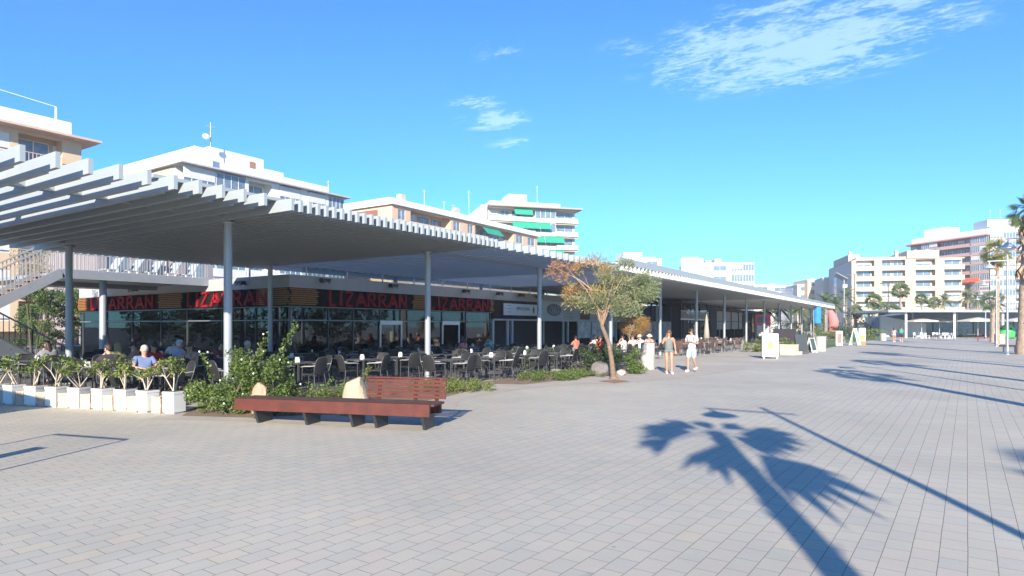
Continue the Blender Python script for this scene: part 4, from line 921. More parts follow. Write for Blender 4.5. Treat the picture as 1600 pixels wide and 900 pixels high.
def aframe(loc, w_, h, fm, pm, label, rz, name='a_frame_board', lines=0):
    t = thing(name, label, 'a-frame board', tuple(loc), rz)
    for sgn in (-1, 1):
        T = Matrix.Translation((0, sgn*.01, h)) @ Matrix.Rotation(R(-14*sgn), 4, 'X')
        k = MB(); k.box(-w_/2, w_/2, -.015, .015, -h, -.02, T); k.box(-w_/2-.03, -w_/2, -.025, .025, -h-.02, 0, T); k.box(w_/2, w_/2+.03, -.025, .025, -h-.02, 0, T); k.build('frame', fm, t)
        k = MB(); k.box(-w_/2+.03, w_/2-.03, -.022, .022, -h+.12, -.06, T); k.build('board', pm, t)
        if lines and sgn == -1:
            rr = random.Random(3); k = MB(); z = -.14
            while z > -h+.2:
                x0 = -w_/2+.08+rr.random()*.06; x1 = x0+rr.uniform(.25, .42)
                while x0 < x1: k.box(x0, x0+.03, -.027, -.023, z, z+.03, T); x0 += .045
                z -= .085
            k.build('chalk_writing', mat('chalk', (.6, .6, .58)), t)
    return t
chalk = mat('chalkboard', (.025, .035, .04), .5)
loc = G(1251, 553); aframe(loc, .68, 1.25, mat('board_frame_dark', (.05, .06, .06)), chalk, 'black chalkboard stand covered in chalk writing', facing(loc)+R(25), lines=1)
loc = G(1268, 551); aframe(loc, .6, 1.0, white, mat('dark_green_board', (.06, .09, .08)), 'white-framed a-shaped board with dark panel right of the chalkboard', facing(loc)+R(62))
loc = G(1336, 540); aframe(loc, .7, 1.6, white, mat('mint_green', (.35, .6, .42)), 'mint green and white a-frame board on the promenade edge', facing(loc)+R(72))
loc = G(1347, 539)
t = thing('advertising_board', 'small white and orange display board beside the mint a-frame', 'sign board', tuple(loc), facing(loc))
k = MB(); k.box(-.28, .28, -.04, .04, .35, 1.6); k.build('panel', white, t, .02); k = MB(); k.box(-.3, .3, -.12, .12, 0, .34); k.build('base', mat('orange_base', (.7, .2, .05)), t, .02)
k = MB(); k.box(-.22, .22, -.05, -.041, .5, .9); k.build('picture', mat('orange_pic', (.75, .3, .08), .6, var=.3), t)
loc = G(1311, 541)
t = thing('advertising_board', 'narrow white poster stand at the end of the lawn strip', 'sign board', tuple(loc), facing(loc)+R(30)); k = MB(); k.box(-.3, .3, -.05, .05, .05, 1.35); k.build('panel', mat('pinkish_white', (.7, .62, .6)), t, .02); k = MB(); k.box(-.25, .25, -.15, .15, 0, .05); k.build('foot', dark_metal, t)
k = MB(); k.box(-.2, .2, -.06, -.051, .3, 1.1); k.build('poster', mat('poster_dark', (.3, .16, .14), .6, var=.5, scale=4), t)
def flag(px, py, h, w_, col, label, wavy=False, name='banner_flag'):
    loc = G(px, py); t = thing(name, label, 'flag', tuple(loc), facing(loc))
    k = MB(); k.tube([(0, 0, 0), (0, 0, h)], .03, 8); k.lathe([(0, .06), (.3, .06), (.3, 0)], 12); k.build('pole', alu, t)
    k = MB(); n = 14; vs = []; z0 = .25 if wavy else h-2.0
    for i in range(n+1):
        z = h-.02-(h-z0)*i/n; f = (math.sin(i/n*math.pi*.9+.35)*.8+.25) if wavy else 1
        off = (.35*math.sin(i/n*2.6) if wavy else 0); vs += [(.03+off*.6, -.02, z), (.03+off*.6+w_*f, .06*math.sin(i*.8), z)]
    k.add(vs, [(2*i, 2*i+1, 2*i+3, 2*i+2) for i in range(n)], True); o = k.build('flag_cloth', mat('flag_'+label[:5], col, .7, var=.06, translucent=.25), t); s_ = o.modifiers.new('s', 'SOLIDIFY'); s_.thickness = .01
    return t
flag(1293, 529, 4.1, 1.15, (.72, .26, .24), 'coral pink feather flag beyond the end of the canopy', True)
flag(1271, 533, 4.1, .8, (.04, .3, .72), 'blue banner flag hanging under the far end of the canopy')
kk = thing('planter_shade_block', 'unseen block added outside the left edge to shade the leftmost planters', 'kiosk', (-12.4, -1.5, 0)); k = MB(); k.box(-5.5, 0, -2.4, 0, 0, 3.2); k.build('wall', concrete, kk); k = MB(); k.box(-5.7, .1, -2.6, .1, 3.2, 3.45); k.build('roof', grey_metal, kk); k = MB(); k.box(-4.5, -1, .01, .05, 1.0, 2.4); k.build('shutter', alu, kk)  # unseen box added only to cast shade on the leftmost planters
# litter: far props below the canopy end
loc = P(1226, 62)
t = thing('wind_screen', 'dark low wind screen below the far end of the canopy', 'screen', tuple(loc), facing(loc)); k = MB(); k.box(-1.0, 1.0, -.03, .03, .25, 1.5); k.build('panel', mat('dark_fabric', (.02, .018, .025), .8), t); k = MB(); k.box(-1.05, -1.0, -.03, .03, 0, 1.55); k.box(1.0, 1.05, -.03, .03, 0, 1.55); k.build('post', dark_metal, t)
def parasol(loc, h, r, col, label, group=None, tilt=0, closed=False):
    t = thing('parasol', label, 'parasol', tuple(loc), 0, group); k = MB(); k.tube([(0, 0, 0), (0, 0, h)], .03, 8); k.lathe([(0, .08), (.25, .08), (.28, 0)], 12); k.build('pole', white if not closed else dark_metal, t)
    k = MB()
    if closed: k.lathe([(.03, h+.05), (.09, h-.3), (.16, h-1.0), (.2, h-1.5), (.12, h-1.55)], 10)
    else:
        n = 8; vs = [(0, 0, h+.05)]+[(r*math.cos(2*math.pi*(i+.5)/n), r*math.sin(2*math.pi*(i+.5)/n), h-r*.15) for i in range(n)]; k.add(vs, [(0, i+1, (i+1) % n+1) for i in range(n)])
        k.add([vs[1+i] for i in range(n)]+[(v[0], v[1], v[2]-.18) for v in vs[1:]], [(i, (i+1) % n, n+(i+1) % n, n+i) for i in range(n)])
    o = k.build('canopy_cloth', mat('parasol_'+str(col), col, .8, var=.04, translucent=.2), t); return t
parasol(P(1104, 42), 2.5, .2, (.42, .38, .32), 'closed beige parasol between the walking man and the brown chairs', closed=True)
# black-roofed deck and second pavilion, pink stand
t = thing('terrace_pergola', 'black flat-roofed terrace pergola with posts and white railing behind the small orange tree', 'pergola', (0, 0, 0))
k = MB(); k.box(-21.6, -17.6, 52.6, 60.6, 3.75, 3.92); k.build('roof', mat('black_roof', (.03, .03, .035), .6), t)
for y in (52.8, 55.4, 58, 60.4):
    for x in (-17.8, -21.4): k = MB(); k.box(x-.07, x+.07, y-.07, y+.07, 0, 3.75); k.build('post', black, t)
k = MB(); k.box(-17.75, -17.7, 52.6, 60.6, 2.3, 2.42); k.box(-17.75, -17.7, 52.6, 60.6, 3.05, 3.1)
y = 52.7
while y < 60.6: k.box(-17.74, -17.71, y, y+.05, 2.42, 3.05); y += .3
k.build('railing', mat('pale_rail', (.6, .6, .58)), t)
k = MB(); k.box(-21.4, -21.3, 52.8, 60.4, 0, 2.2); k.build('back_wall', mat('blue_grey_dim', (.25, .3, .33), .5, var=.5, scale=1.2), t)
pv = thing('glass_pavilion', 'second glazed pavilion with dark mullions and warm lit timber ceiling beyond the first', 'pavilion', (0, 0, 0))
k = MB(); k.box(-39, -20.6, 62, 63, 0, 3.85); k.box(-39, -20.4, 63, 97, 3.55, 3.85); k.box(-39, -38.5, 63, 97, 0, 3.55); k.box(-38.5, -20.6, 96.5, 97, 0, 3.55); k.build('wall', mat('dark_brown_wall', (.04, .025, .02), .6), pv)
k = MB(); k.box(-20.75, -20.45, 70.5, 73, 0, 3.54); k.build('pillar', mat('dark_pillar', (.035, .03, .04)), pv)
k = MB(); k.box(-20.65, -20.6, 73.2, 85, 1.4, 3.5); k.build('pale_blind', mat('greige_blind', (.42, .39, .35), .7, var=.1), pv)
k = MB()
for y in (64, 67, 70, 76, 79.5, 83, 86.5, 90, 93.5): k.box(-20.6, -20.5, y-.05, y+.05, 0, 3.54)
k.box(-20.6, -20.5, 63, 96.5, 2.3, 2.38); k.build('window_frame', black, pv)
for a, b_ in ((63.1, 66.9), (67.1, 70.4), (85.2, 90), (90.1, 96.4)): k = MB(); k.box(-20.56, -20.55, a, b_, .05, 3.5); k.build('window_pane', dglass, pv)
k = MB(); k.box(-30, -21, 63.2, 96, 3.3, 3.5); k.build('ceiling', mat('orange_timber', (.3, .12, .04), .5, var=.2), pv)
k = MB()
em = bpy.data.materials.new('lit_ceiling_panel'); em.use_nodes = True; em.node_tree.nodes['Principled BSDF'].inputs['Emission Color'].default_value = (1, .75, .45, 1); em.node_tree.nodes['Principled BSDF'].inputs['Emission Strength'].default_value = .8
for i in range(3):
    for j in range(3): k.box(-22.2-1.6*i-.8, -22.2-1.6*i, 64.2+2.3*j, 65.2+2.3*j, 3.26, 3.295)
k.build('ceiling_light', em, pv)
k = MB(); k.box(-26, -25.8, 63.2, 96, 0, 3.2); k.build('inner_wall', mat('interior_dark', (.05, .045, .04)), pv)
loc = P(1192, 66)
t = thing('shop_sign_stand', 'pink and white shop sign stand under the far canopy', 'sign', tuple(loc), facing(loc)); k = MB(); k.box(-.75, .75, -.1, .1, 1.9, 3.0); k.build('panel', mat('pink_panel', (.65, .08, .16), .6), t, .04); k = MB(); k.box(-.7, -.6, -.05, .05, 0, 1.9); k.box(.6, .7, -.05, .05, 0, 1.9); k.build('post', black, t)
k = MB(); k.box(-.55, .4, -.115, -.101, 2.15, 2.75); k.build('picture', mat('grey_pic', (.12, .14, .16), .6, var=.5, scale=5), t)
k = MB()
for i in range(4):
    for j in range(3): k.box(-.5+.26*i, -.34+.26*i, -.11, -.101, .9+.3*j, 1.06+.3*j)
k.box(-.6, .6, -.1, .1, .8, 1.85); k.build('price_panel', mat('grey_white_panel', (.5, .5, .5), .6, var=.6, scale=6), t)
# ------------------------------------------------------------------ street lamps
def lamp_head(k, c):
    k.lathe([(.03, .28), (.05, .14), (.12, .1), (.28, -.02), (.34, -.08), (.34, -.1)], 18, c)
def street_lamp(loc, h, label, group, arm=1.35):
    t = thing('street_lamp', label, 'street lamp', tuple(loc), 0, group)
    k = MB(); k.tube([(0, 0, 0), (0, 0, h)], [.075, .05], 12); k.lathe([(.17, 0), (.17, .03), (.09, .05), (.09, .5)], 14); k.build('pole', alu, t)
    k = MB(); k.bar((.45, 0, h-.35), (-arm, 0, h-.35), .06, .05); k.build('arm', alu, t)
    k = MB(); lamp_head(k, (-arm+.1, 0, h-.68)); k.build('lamp_shade', mat('lamp_grey', (.45, .52, .54), .4, .3), t)
    k = MB(); k.lathe([(.30, -.1), (.2, -.17), (0, -.19)], 16, (-arm+.1, 0, h-.68)); k.build('lens', mat('lamp_glass', (.6, .6, .58), .3), t)
    return t
GL = 'grey street lamps in a row along the promenade'
street_lamp((3.55, .8, 0), 6.0, 'grey street lamp behind the viewer whose thin shadow crosses the paving', GL)
street_lamp((4.0, 18.4, 0), 6.0, 'grey street lamp just outside the right edge, casting the thin far shadow', GL)
street_lamp((4.0, 36.0, 0), 6.0, 'grey street lamp whose hanging bell head enters at the right edge', GL)
for (px, py), lb in (((1574, 554), 'thin grey street lamp beside the dark bench and the large palm'), ((1557, 541), 'grey street lamp right behind the bench, second of the four poles'), ((1548, 534), 'grey street lamp, third of the four poles left of the large palm'), ((1540, 530), 'grey street lamp, leftmost of the four poles left of the large palm')):
    street_lamp(G(px, py), 6.2, lb, GL, 1.0)
def mast(px, Z, h, label, kind):
    loc = P(px, Z); t = thing('lamp_mast', label, 'street lamp', tuple(loc), facing(loc)); pm = alu if kind == 'panel' else mat('brown_dark_mast', (.08, .065, .06), .6)
    k = MB(); k.tube([(0, 0, 0), (0, 0, h)], [.13, .07], 10); k.box(-.16, .16, -.16, .16, h*.45, h*.45+.6); k.build('pole', pm, t)
    if kind == 'panel':
        T = Matrix.Translation((-.5, 0, h+.3)) @ Matrix.Rotation(R(32), 4, 'Y') @ Matrix.Rotation(R(-25), 4, 'X'); k = MB(); k.box(-1.1, 1.1, -.8, .8, -.05, .05, T); k.build('reflector_panel', mat('panel_grey', (.3, .33, .36), .4, .2), t)
        k = MB(); k.box(-.2, .5, -.3, .3, h-1.6, h-1.0); k.build('lamp_box', white, t)
    else:
        k = MB(); k.bar((-.9, 0, h), (.9, 0, h), .08); k.box(-1.3, -.6, -.15, .15, h-.1, h+.12); k.box(.6, 1.3, -.15, .15, h-.1, h+.12); k.build('lamp_arm', pm, t)
    return t
mast(1319, 118, 10.5, 'tall pale mast with a tilted reflector panel on top', 'panel')
mast(1335, 120, 11.5, 'tall dark mast with two small lamp heads, right of the reflector mast', 'twin')
mast(1388, 112, 9.3, 'tall brown mast with twin lamps left of the far canopy', 'twin')
mast(1329, 105, 5.2, 'short thin mast between the two tall masts', 'twin')
# ------------------------------------------------------------------ palms
palmg = mat('palm_green', (.09, .14, .045), .55, var=.12, island=.35, translucent=.25); palmd = mat('palm_dead', (.30, .21, .12), .85, var=.15, island=.3)
palmy = mat('palm_yellow_green', (.20, .22, .07), .6, var=.12, island=.35, translucent=.25)
ptrunk = mat('palm_trunk', (.33, .25, .18), .95, var=.3, scale=5, bump=1.0)
def fan_leaf(k, o, d, Lp, Rb, droop, rr, nb=16, nrm=None, wd=.075, spread=100):
    d = Vector(d).normalized(); up = Vector((0, 0, 1)); s = d.cross(Vector(nrm) if nrm else up); s = s.normalized() if s.length > .1 else Vector((1, 0, 0)); u = s.cross(d).normalized(); o = Vector(o)
    pts = [o+d*Lp*t-up*droop*.35*Lp*t*t for t in (0, .33, .66, 1)]; k.tube(pts, [.022, .018, .014, .01], 5, False); c = pts[-1]; dd = (pts[-1]-pts[-2]).normalized()
    for i in range(nb):
        a = R(-spread+2*spread*i/(nb-1)+(rr.uniform(-4, 4) if spread < 100 else 0)); v = (dd*math.cos(a)+s*math.sin(a)).normalized(); v = (v+u*.15*math.cos(a)).normalized(); Rb_ = Rb; Rb = Rb_*(rr.uniform(.7, 1.1)*(.75+.25*math.cos(a)) if spread < 100 else 1); n = v.cross(u).normalized()*Rb*wd; m = c+v*Rb*.6-up*droop*Rb*.12; e = c+v*Rb-up*droop*Rb*(.35+.2*rr.random())
        k.add([c, m+n, e, m-n], [(0, 1, 2, 3)]); Rb = Rb_
def feather_leaf(k, o, d, L_, droop, rr, nl=22, wl=.32, lw=.022):
    d = Vector(d).normalized(); up = Vector((0, 0, 1)); s = d.cross(up); s = s.normalized() if s.length > .1 else Vector((1, 0, 0)); o = Vector(o)
    pts = [o+d*L_*t-up*droop*L_*t*t for t in [i/8 for i in range(9)]]; k.tube(pts, [.03-.003*i for i in range(9)], 4, False)
    for i in range(nl):
        t = .12+.86*i/nl; j = min(7, int(t*8)); p = pts[j].lerp(pts[j+1], t*8-j); dd = (pts[j+1]-pts[j]).normalized(); w_ = wl*(1-.55*abs(t-.4)/.6)
        for sg in (-1, 1):
            v = (s*sg+dd*.6-up*.25*rr.uniform(.4, 1.5)).normalized(); e = p+v*w_*rr.uniform(.85, 1.1); n = dd*lw
            k.add([p-n, p+n, e], [(0, 1, 2)])
def palm(loc, h, label, kind='fan', r=.22, n=26, size=1.0, lean=(0, 0), skirt=0.0, seed=1, group='palms along the promenade', leaves_=None, lm=None, far=1.0):
    rr = random.Random(seed); t = thing('palm_tree', label, 'palm tree', tuple(loc), 0, group); lx, ly = lean
    k = MB(); K = 16; pts = []; rd = []
    for i in range(K+1):
        q = i/K; pts.append((lx*q*q, ly*q*q, h*q)); rd.append(r*(1.35-.35*min(1, q*5))*(1-.12*q)*(1+.06*(i % 2)))
    k.tube(pts, rd, 14); k.build('trunk', ptrunk, t); top = Vector((lx, ly, h))
    k = MB()
    if leaves_:
        for (vx, vy, vz, Lp, Rb) in leaves_: fan_leaf(k, top, (vx, vy, vz), Lp, Rb, .25, rr, 11, (LIGHT.x+.2*rr.uniform(-1, 1), LIGHT.y, .35*rr.uniform(-1, 1)), .085, 32)
    else:
        for i in range(n):
            a = i*2.399+rr.uniform(-.2, .2); el = R(85-125*((i+.5)/n)**.8); d = (math.cos(a)*math.cos(el), math.sin(a)*math.cos(el), math.sin(el))
            if kind == 'fan': fan_leaf(k, top, d, .75*size, .7*size, .35+.5*(i/n), rr, 16, (rr.gauss(0, .7), rr.gauss(0, .7), 1), .055*(1+.25*(far-1)))
            else: feather_leaf(k, top, d, 1.9*size*rr.uniform(.85, 1.1), .35, rr, 22, .32*(1+.5*(far-1)), .022*far)
    k.build('crown', lm or palmg, t)
    if skirt:
        k = MB()
        for i in range(70):
            a = rr.random()*6.28; z = h-.1-rr.random()*skirt; c = Vector((lx*(z/h)**2+r*.8*math.cos(a), ly*(z/h)**2+r*.8*math.sin(a), z)); L_ = rr.uniform(.5, 1.0); o_ = Vector((math.cos(a), math.sin(a), 0)); s_ = Vector((-math.sin(a), math.cos(a), 0))*.16
            k.add([c, c+o_*.3-Vector((0, 0, L_*.5))+s_, c+o_*.28-Vector((0, 0, L_)), c+o_*.3-Vector((0, 0, L_*.5))-s_], [(0, 1, 2, 3)])
        k.build('dead_fronds', palmd, t)
    k = MB()
    for i in range(int(h*14)):
        a = rr.random()*6.28; z = rr.uniform(.1, h-.1); q = (z/h)**2; c = Vector((lx*q+r*.95*math.cos(a), ly*q+r*.95*math.sin(a), z)); o_ = Vector((math.cos(a), math.sin(a), 0)); s_ = Vector((-math.sin(a), math.cos(a), 0))*.06
        k.add([c-s_, c+s_, c+o_*.09+Vector((0, 0, .12))], [(0, 1, 2)])
    k.build('leaf_stubs', palmd, t)
    return t
GPb = 'palms along the promenade'
# lateral direction seen from the sun: camera right is close enough; these fronds make the foreground shadow
def LV(lat, dh): v = RT*lat+Vector((0, 0, dh)); return (v.x, v.y, v.z)
b0 = W(1.0, -4.5); tp = W(1.43, -4.25)
near = [LV(-1.0, -.3)+(.85, .62), LV(-1.0, .1)+(.35, .95), LV(-.75, .5)+(.25, .75), LV(-.1, .9)+(.1, .5), LV(.75, .55)+(.25, .5), LV(1.0, -.1)+(.35, .95), LV(.38, -1.0)+(.7, 1.2), LV(-.45, -1.0)+(.45, .95), LV(.8, -.6)+(.25, .8)]
palm(tuple(b0), 5.9, 'palm behind the viewer whose crown shadow falls in the foreground', r=.15, lean=(tp.x-b0.x, tp.y-b0.y), seed=2, leaves_=near)
palm((9.3, -5.2, 0), 6.2, 'palm behind the viewer far to the right, casting the faint frond shadow', r=.18, seed=3, n=14)
palm((4.1, 13.2, 0), 5.9, 'palm outside the right edge casting the first long shadow', r=.2, seed=4, n=16, size=.95)
palm((4.1, 22.8, 0), 5.6, 'palm outside the right edge casting the second long shadow', r=.2, seed=5, n=16, size=.9)
palm((4.3, 33.0, 0), 6.4, 'palm outside the right edge casting the third long shadow', r=.2, seed=6, n=18, size=.9)
palm(tuple(W(32.0, 40.0)), 9.0, 'thick-trunked palm with a skirt of dead fronds at the right edge', r=.33, seed=7, n=30, size=1.0, skirt=3.6, lean=(.35, .2))
palm(tuple(W(44.0, 58.0)), 8.6, 'palm with drooping yellow-green crown left of the lamp head at the right edge', r=.15, seed=8, n=28, size=1.05, lm=palmy, skirt=.8)
palm(tuple(W(52.6, 70.0)), 4.6, 'short young palm seen through the lamp poles at the right', r=.22, seed=88, n=18, size=1.0)
# thin wide trunk ring of soil for the right palm
palmm = mat('palm_mid_green', (.14, .19, .07), .6, var=.12, island=.35, translucent=.3)
mids = [(1322, 132, 8.0, 1.9, 'feather'), (1365, 128, 7.0, 1.4, 'fan'), (1377, 122, 5.2, 1.2, 'fan'), (1407, 126, 9.0, 1.4, 'fan'), (1290, 112, 6.2, 1.5, 'feather'), (1306, 124, 6.0, 1.5, 'feather'), (1250, 98, 4.6, 1.3, 'feather'), (1218, 92, 4.4, 1.2, 'feather'), (1272, 105, 4.6, 1.3, 'feather'), (1199, 96, 4.2, 1.1, 'feather'),
        (1395, 118, 4.8, 1.1, 'fan'), (1440, 150, 8.4, 1.2, 'fan'), (1476, 150, 8.0, 1.5, 'feather'), (1512, 148, 8.6, 1.9, 'feather'), (1527, 150, 8.2, 1.6, 'feather'), (1460, 148, 7.4, 1.2, 'fan'), (1337, 112, 4.6, 1.0, 'fan'), (1238, 118, 5.6, 1.3, 'feather')]
mlab = ['broad feathery palm behind the reflector mast', 'fan palm before the left half of the beige block', 'short fan palm left of the brown twin mast', 'tall fan palm right of the brown twin mast', 'feathery palm behind the pink flag', 'feathery palm just right of the pink flag', 'small feathery palm below the canopy end, above the chalkboard', 'small feathery palm above the dark wind screen', 'feathery palm behind the blue banner', 'small feathery palm left of the wind screen', 'short fan palm behind the distant walkers', 'palm crown above the left part of the far canopy', 'palm crown above the middle of the far canopy', 'broad palm before the red-railed tower', 'palm at the right of the broad one before the red-railed tower', 'fan palm rising behind the far canopy', 'small fan palm between the masts', 'palm seen under the canopy beyond the cream planter']
for i, ((px, Z, h, s_, kd), lb) in enumerate(zip(mids, mlab)):
    palm(P(px, Z), h, lb, kd, .21, 30, s_*.95, lm=palmm, far=2.6, seed=50+i, group='distant palms', skirt=.8 if kd == 'fan' else 0)
# bushes of the middle distance
def bush(px, Z, w_, h, label, seed, lm=leafg, z0=0, name='bush'):
    rr = random.Random(seed); cl = cclump([((rr.uniform(-.5, .5)*w_, rr.uniform(-.4, .4)*w_, z0+rr.uniform(.12, .85)*h), (.22*w_*rr.uniform(.7, 1.2),)*2+(.2*h*rr.uniform(.7, 1.2),)) for _ in range(16)])
    return shrub(name, P(px, Z), cl, 1500, max(.1, Z*.0022), label, 'bush', 6, seed, lm)
bush(1347, 108, 4.2, 5.4, 'tall rounded dark olive bush between mast and beige block', 1, leafd)
bush(1296, 80, 3.4, 1.6, 'low hedge bush left of the narrow poster stand', 2); bush(1325, 88, 3.6, 1.8, 'clipped bush behind the mint a-frame', 3, leafd); bush(1362, 86, 4.4, 1.5, 'green and yellow bush right of the display board', 4, leafl)
bush(1246, 66, 2.6, 1.1, 'low bush behind the chalkboard', 5, leafd); bush(1262, 92, 5, 3.2, 'leafy bush under the far end of the canopy', 6); bush(1232, 100, 6, 3.0, 'wide bush behind the cream planter', 7, leafd); bush(1205, 58, 2.2, .9, 'low plant behind the white advertising board', 8, leafl); bush(1310, 125, 7, 4, 'dense greenery between the flag and the masts', 9, leafd)
bush(1180, 44, 1.6, .7, 'small plant at the end of the brown chairs', 10, leafl); bush(1394, 150, 16, 4.5, 'mass of trees behind the far canopy on the left', 12); bush(1450, 170, 18, 5, 'mass of trees behind the middle of the far canopy', 13); bush(1540, 165, 16, 6, 'mass of trees behind the right of the far canopy', 14, leafd)
bush(880, 26.5, 4.2, .9, 'low dark hedge before the dark entrance', 15, leafd); bush(830, 27.5, 2.6, 1.0, 'dark potted greenery below the name board', 16, leafd)
for i, y in enumerate((40, 44, 48.5, 53, 57.5)):  # unseen trees added so the front panes reflect something dark
    rr = random.Random(200+i); cl = [((rr.uniform(-2, 2), rr.uniform(-2.2, 2.2), rr.uniform(.8, 5.2)), (rr.uniform(.7, 1.1),)*3) for _ in range(20)]
    shrub('reflection_tree', (17.5+rr.random(), y, 0), cl, 1500, .4, 'unseen tree added outside the right edge to darken the cafe glass, %s of five' % ordn[i], 'tree', 8, 200+i, leafd, 'unseen trees added to darken the front glass')
for i in range(5):  # unseen trees added to darken reflections in the left facade glass
    rr = random.Random(210+i); cl = [((rr.uniform(-5, 5), rr.uniform(-2.2, 2.2), rr.uniform(.8, 5.6)), (rr.uniform(1, 1.7),)*3) for _ in range(20)]
    shrub('reflection_tree', (-50-11*i, -15, -.5), cl, 1500, .6, 'unseen tree added behind the viewer to darken the left glass, %s of five' % ordn[i], 'tree', 8, 210+i, leafd, 'unseen trees added to darken the left glass')
# ------------------------------------------------------------------ far canopy, kiosk, parasols, white chairs
o_ = W(57.0, 97)
fc = canopy('distant slatted canopy on slim white columns at the right', (o_.x, o_.y, 0), R(33.4)+R(90)*0, 0, 1, None, [], 0, 1, [.2, .8]) if False else thing('slatted_canopy', 'distant slatted canopy on slim columns at the right', 'canopy', tuple(o_), HEAD)
k = MB(); x = 0
while x < 46: k.box(x, x+.1, 0, 13, 3.95, 4.2); x += .5
k.box(0, 46, 0, 13, 4.205, 4.26)
k.build('slatted_roof', mat('slat_paint', (.5, .53, .55)), fc); k = MB(); k.box(0, 46, -.1, -.01, 3.9, 4.25); k.box(0, 46, 6, 6.15, 4.2, 4.4); k.build('beam', mat('slat_paint', (.5, .53, .55)), fc)
for i in range(6):
    for y in (.8, 11): k = MB(); k.tube([(3.2+7.4*i, y, 0), (3.2+7.4*i, y, 3.95)], .17, 12); k.build('column', white, fc)
ki = thing('cafe_kiosk', 'low blue-grey glazed cafe building under the far canopy', 'kiosk', tuple(W(64, 108)), HEAD)
k = MB(); k.box(0, 34, 0, 8, 2.9, 3.4); k.box(0, .3, 0, 8, 0, 2.9); k.box(.3, 34, 7.7, 8, 0, 2.9); k.prism([(0, 0, 3.4), (34, 0, 3.4), (34, 0, 4.6), (8, 0, 4.4)], (0, 8, 0)); k.build('wall', mat('slate_blue_wall', (.2, .25, .33), .6), ki)
for i in range(10): k = MB(); k.box(.4+3.4*i, 3.6+3.4*i, .1, .14, .3, 2.85); k.build('window', wglass if i % 3 == 1 else mat('bluish_glass', (.18, .26, .33), .15, var=.4), ki)
k = MB(); k.prism([(-3, -2, 0), (4.6, -2, 0), (4.6, -2, 2.2), (-3, -2, 3.5)], (0, .4, 0)); k.build('side_screen', mat('blue_white_screen', (.5, .58, .66), .7), ki)
for i, (px, Z, h, r) in enumerate(((1528, 98, 3.1, 2.9), (1468, 103, 3.0, 2.6), (1440, 100, 3.0, 2.4), (1596, 90, 3.0, 2.6))):
    parasol(P(px, Z), h, r, (.7, .68, .62), ['large cream parasol left of the green bottle bank', 'cream parasol in the middle of the far terrace', 'pale parasol at the left of the far terrace', 'cream parasol partly hidden by the large palm'][i], 'cream parasols on the far terrace')
wc = thing('white_plastic_chair', '', 'chair'); k = MB(); k.box(-.25, .25, -.22, .25, .42, .45); k.build('seat', white, wc); k = MB(); k.box(-.24, .24, -.27, -.23, .5, .85); k.build('backrest', white, wc)
for sx in (-1, 1):
    for sy in (-1, 1): k = MB(); k.box(sx*.22-.025, sx*.22+.025, sy*.2-.025, sy*.2+.025, 0, .42); k.build('leg', white, wc)
rr = random.Random(12); j = 0
for px in (1431, 1437, 1443, 1449, 1461, 1467, 1474, 1481, 1489):
    lb = 'white plastic chair on the far terrace, %s from the left' % ordn[j]; j += 1
    inst(wc, P(px, 93+rr.uniform(-2, 2)), rr.random()*6.28, lb, 'white plastic chairs on the far terrace')
wt = thing('white_table', 'round white table among the left white chairs of the far terrace', 'table', tuple(P(1440, 92))); k = MB(); k.lathe([(0, .72), (.5, .72), (.5, .69), (0, .69)], 16); k.build('table_top', white, wt); k = MB(); k.tube([(0, 0, 0), (0, 0, .69)], .04, 8); k.lathe([(0, .04), (.3, .04), (.3, 0)], 12); k.build('leg', white, wt); _kids.pop(wt.name, None)
dup(wt, P(1470, 92.5), 0, 'round white table among the middle white chairs of the far terrace'); dup(wt, P(1484, 93), 0, 'round white table among the rightmost white chairs of the far terrace')
dk = 0
for px in range(1506, 1553, 8):
    lb = 'dark chair on the far terrace, %s from the left' % ordn[dk]; dup(ch0, P(px, 90), rr.random()*6.28, lb)['group'] = 'dark chairs on the far terrace'; dk += 1
gb = thing('bottle_bank', 'bright green igloo-shaped bottle bank beside the lamp poles', 'recycling bin', tuple(P(1572.5, 92)), facing(P(1572, 92)))
k = MB(); k.lathe([(.8, .12), (1.0, .3), (1.05, 1.0), (.95, 1.45), (.62, 1.85), (.3, 1.98), (0, 2.0)], 20); k.build('shell', mat('bright_green_plastic', (.06, .5, .10), .45), gb)
k = MB(); k.lathe([(0, .12), (.85, .12), (.9, 0), (0, 0)], 20); k.build('base', dark_metal, gb); k = MB(); k.tube([(-.55, -.75, 1.45), (-.62, -.92, 1.47)], .13, 12); k.tube([(.5, -.78, 1.45), (.56, -.95, 1.47)], .13, 12); k.build('opening', black, gb); k = MB(); k.tube([(0, 0, 1.98), (0, 0, 2.15)], .06, 8); k.build('lifting_lug', dark_metal, gb)
def small_bench(loc, rz, col, label, L_=1.8):
    t = thing('park_bench', label, 'bench', tuple(loc), rz); wd = mat('bench_'+label[:6], col, .6)
    k = MB(); k.box(-L_/2, L_/2, -.25, .25, .38, .5); k.build('seat', wd, t, .01)
    for x in (-L_/2+.25, L_/2-.25): k = MB(); k.box(x-.05, x+.05, -.2, .2, 0, .38); k.build('leg', dark_metal, t)
small_bench(P(1577, 43), facing(P(1577, 43)), (.03, .02, .02), 'dark backless bench beside the lamp pole near the large palm', 1.1)
small_bench(P(1544, 74), facing(P(1544, 74)), (.25, .03, .04), 'dark red backless bench behind the lamp poles', 2.4)
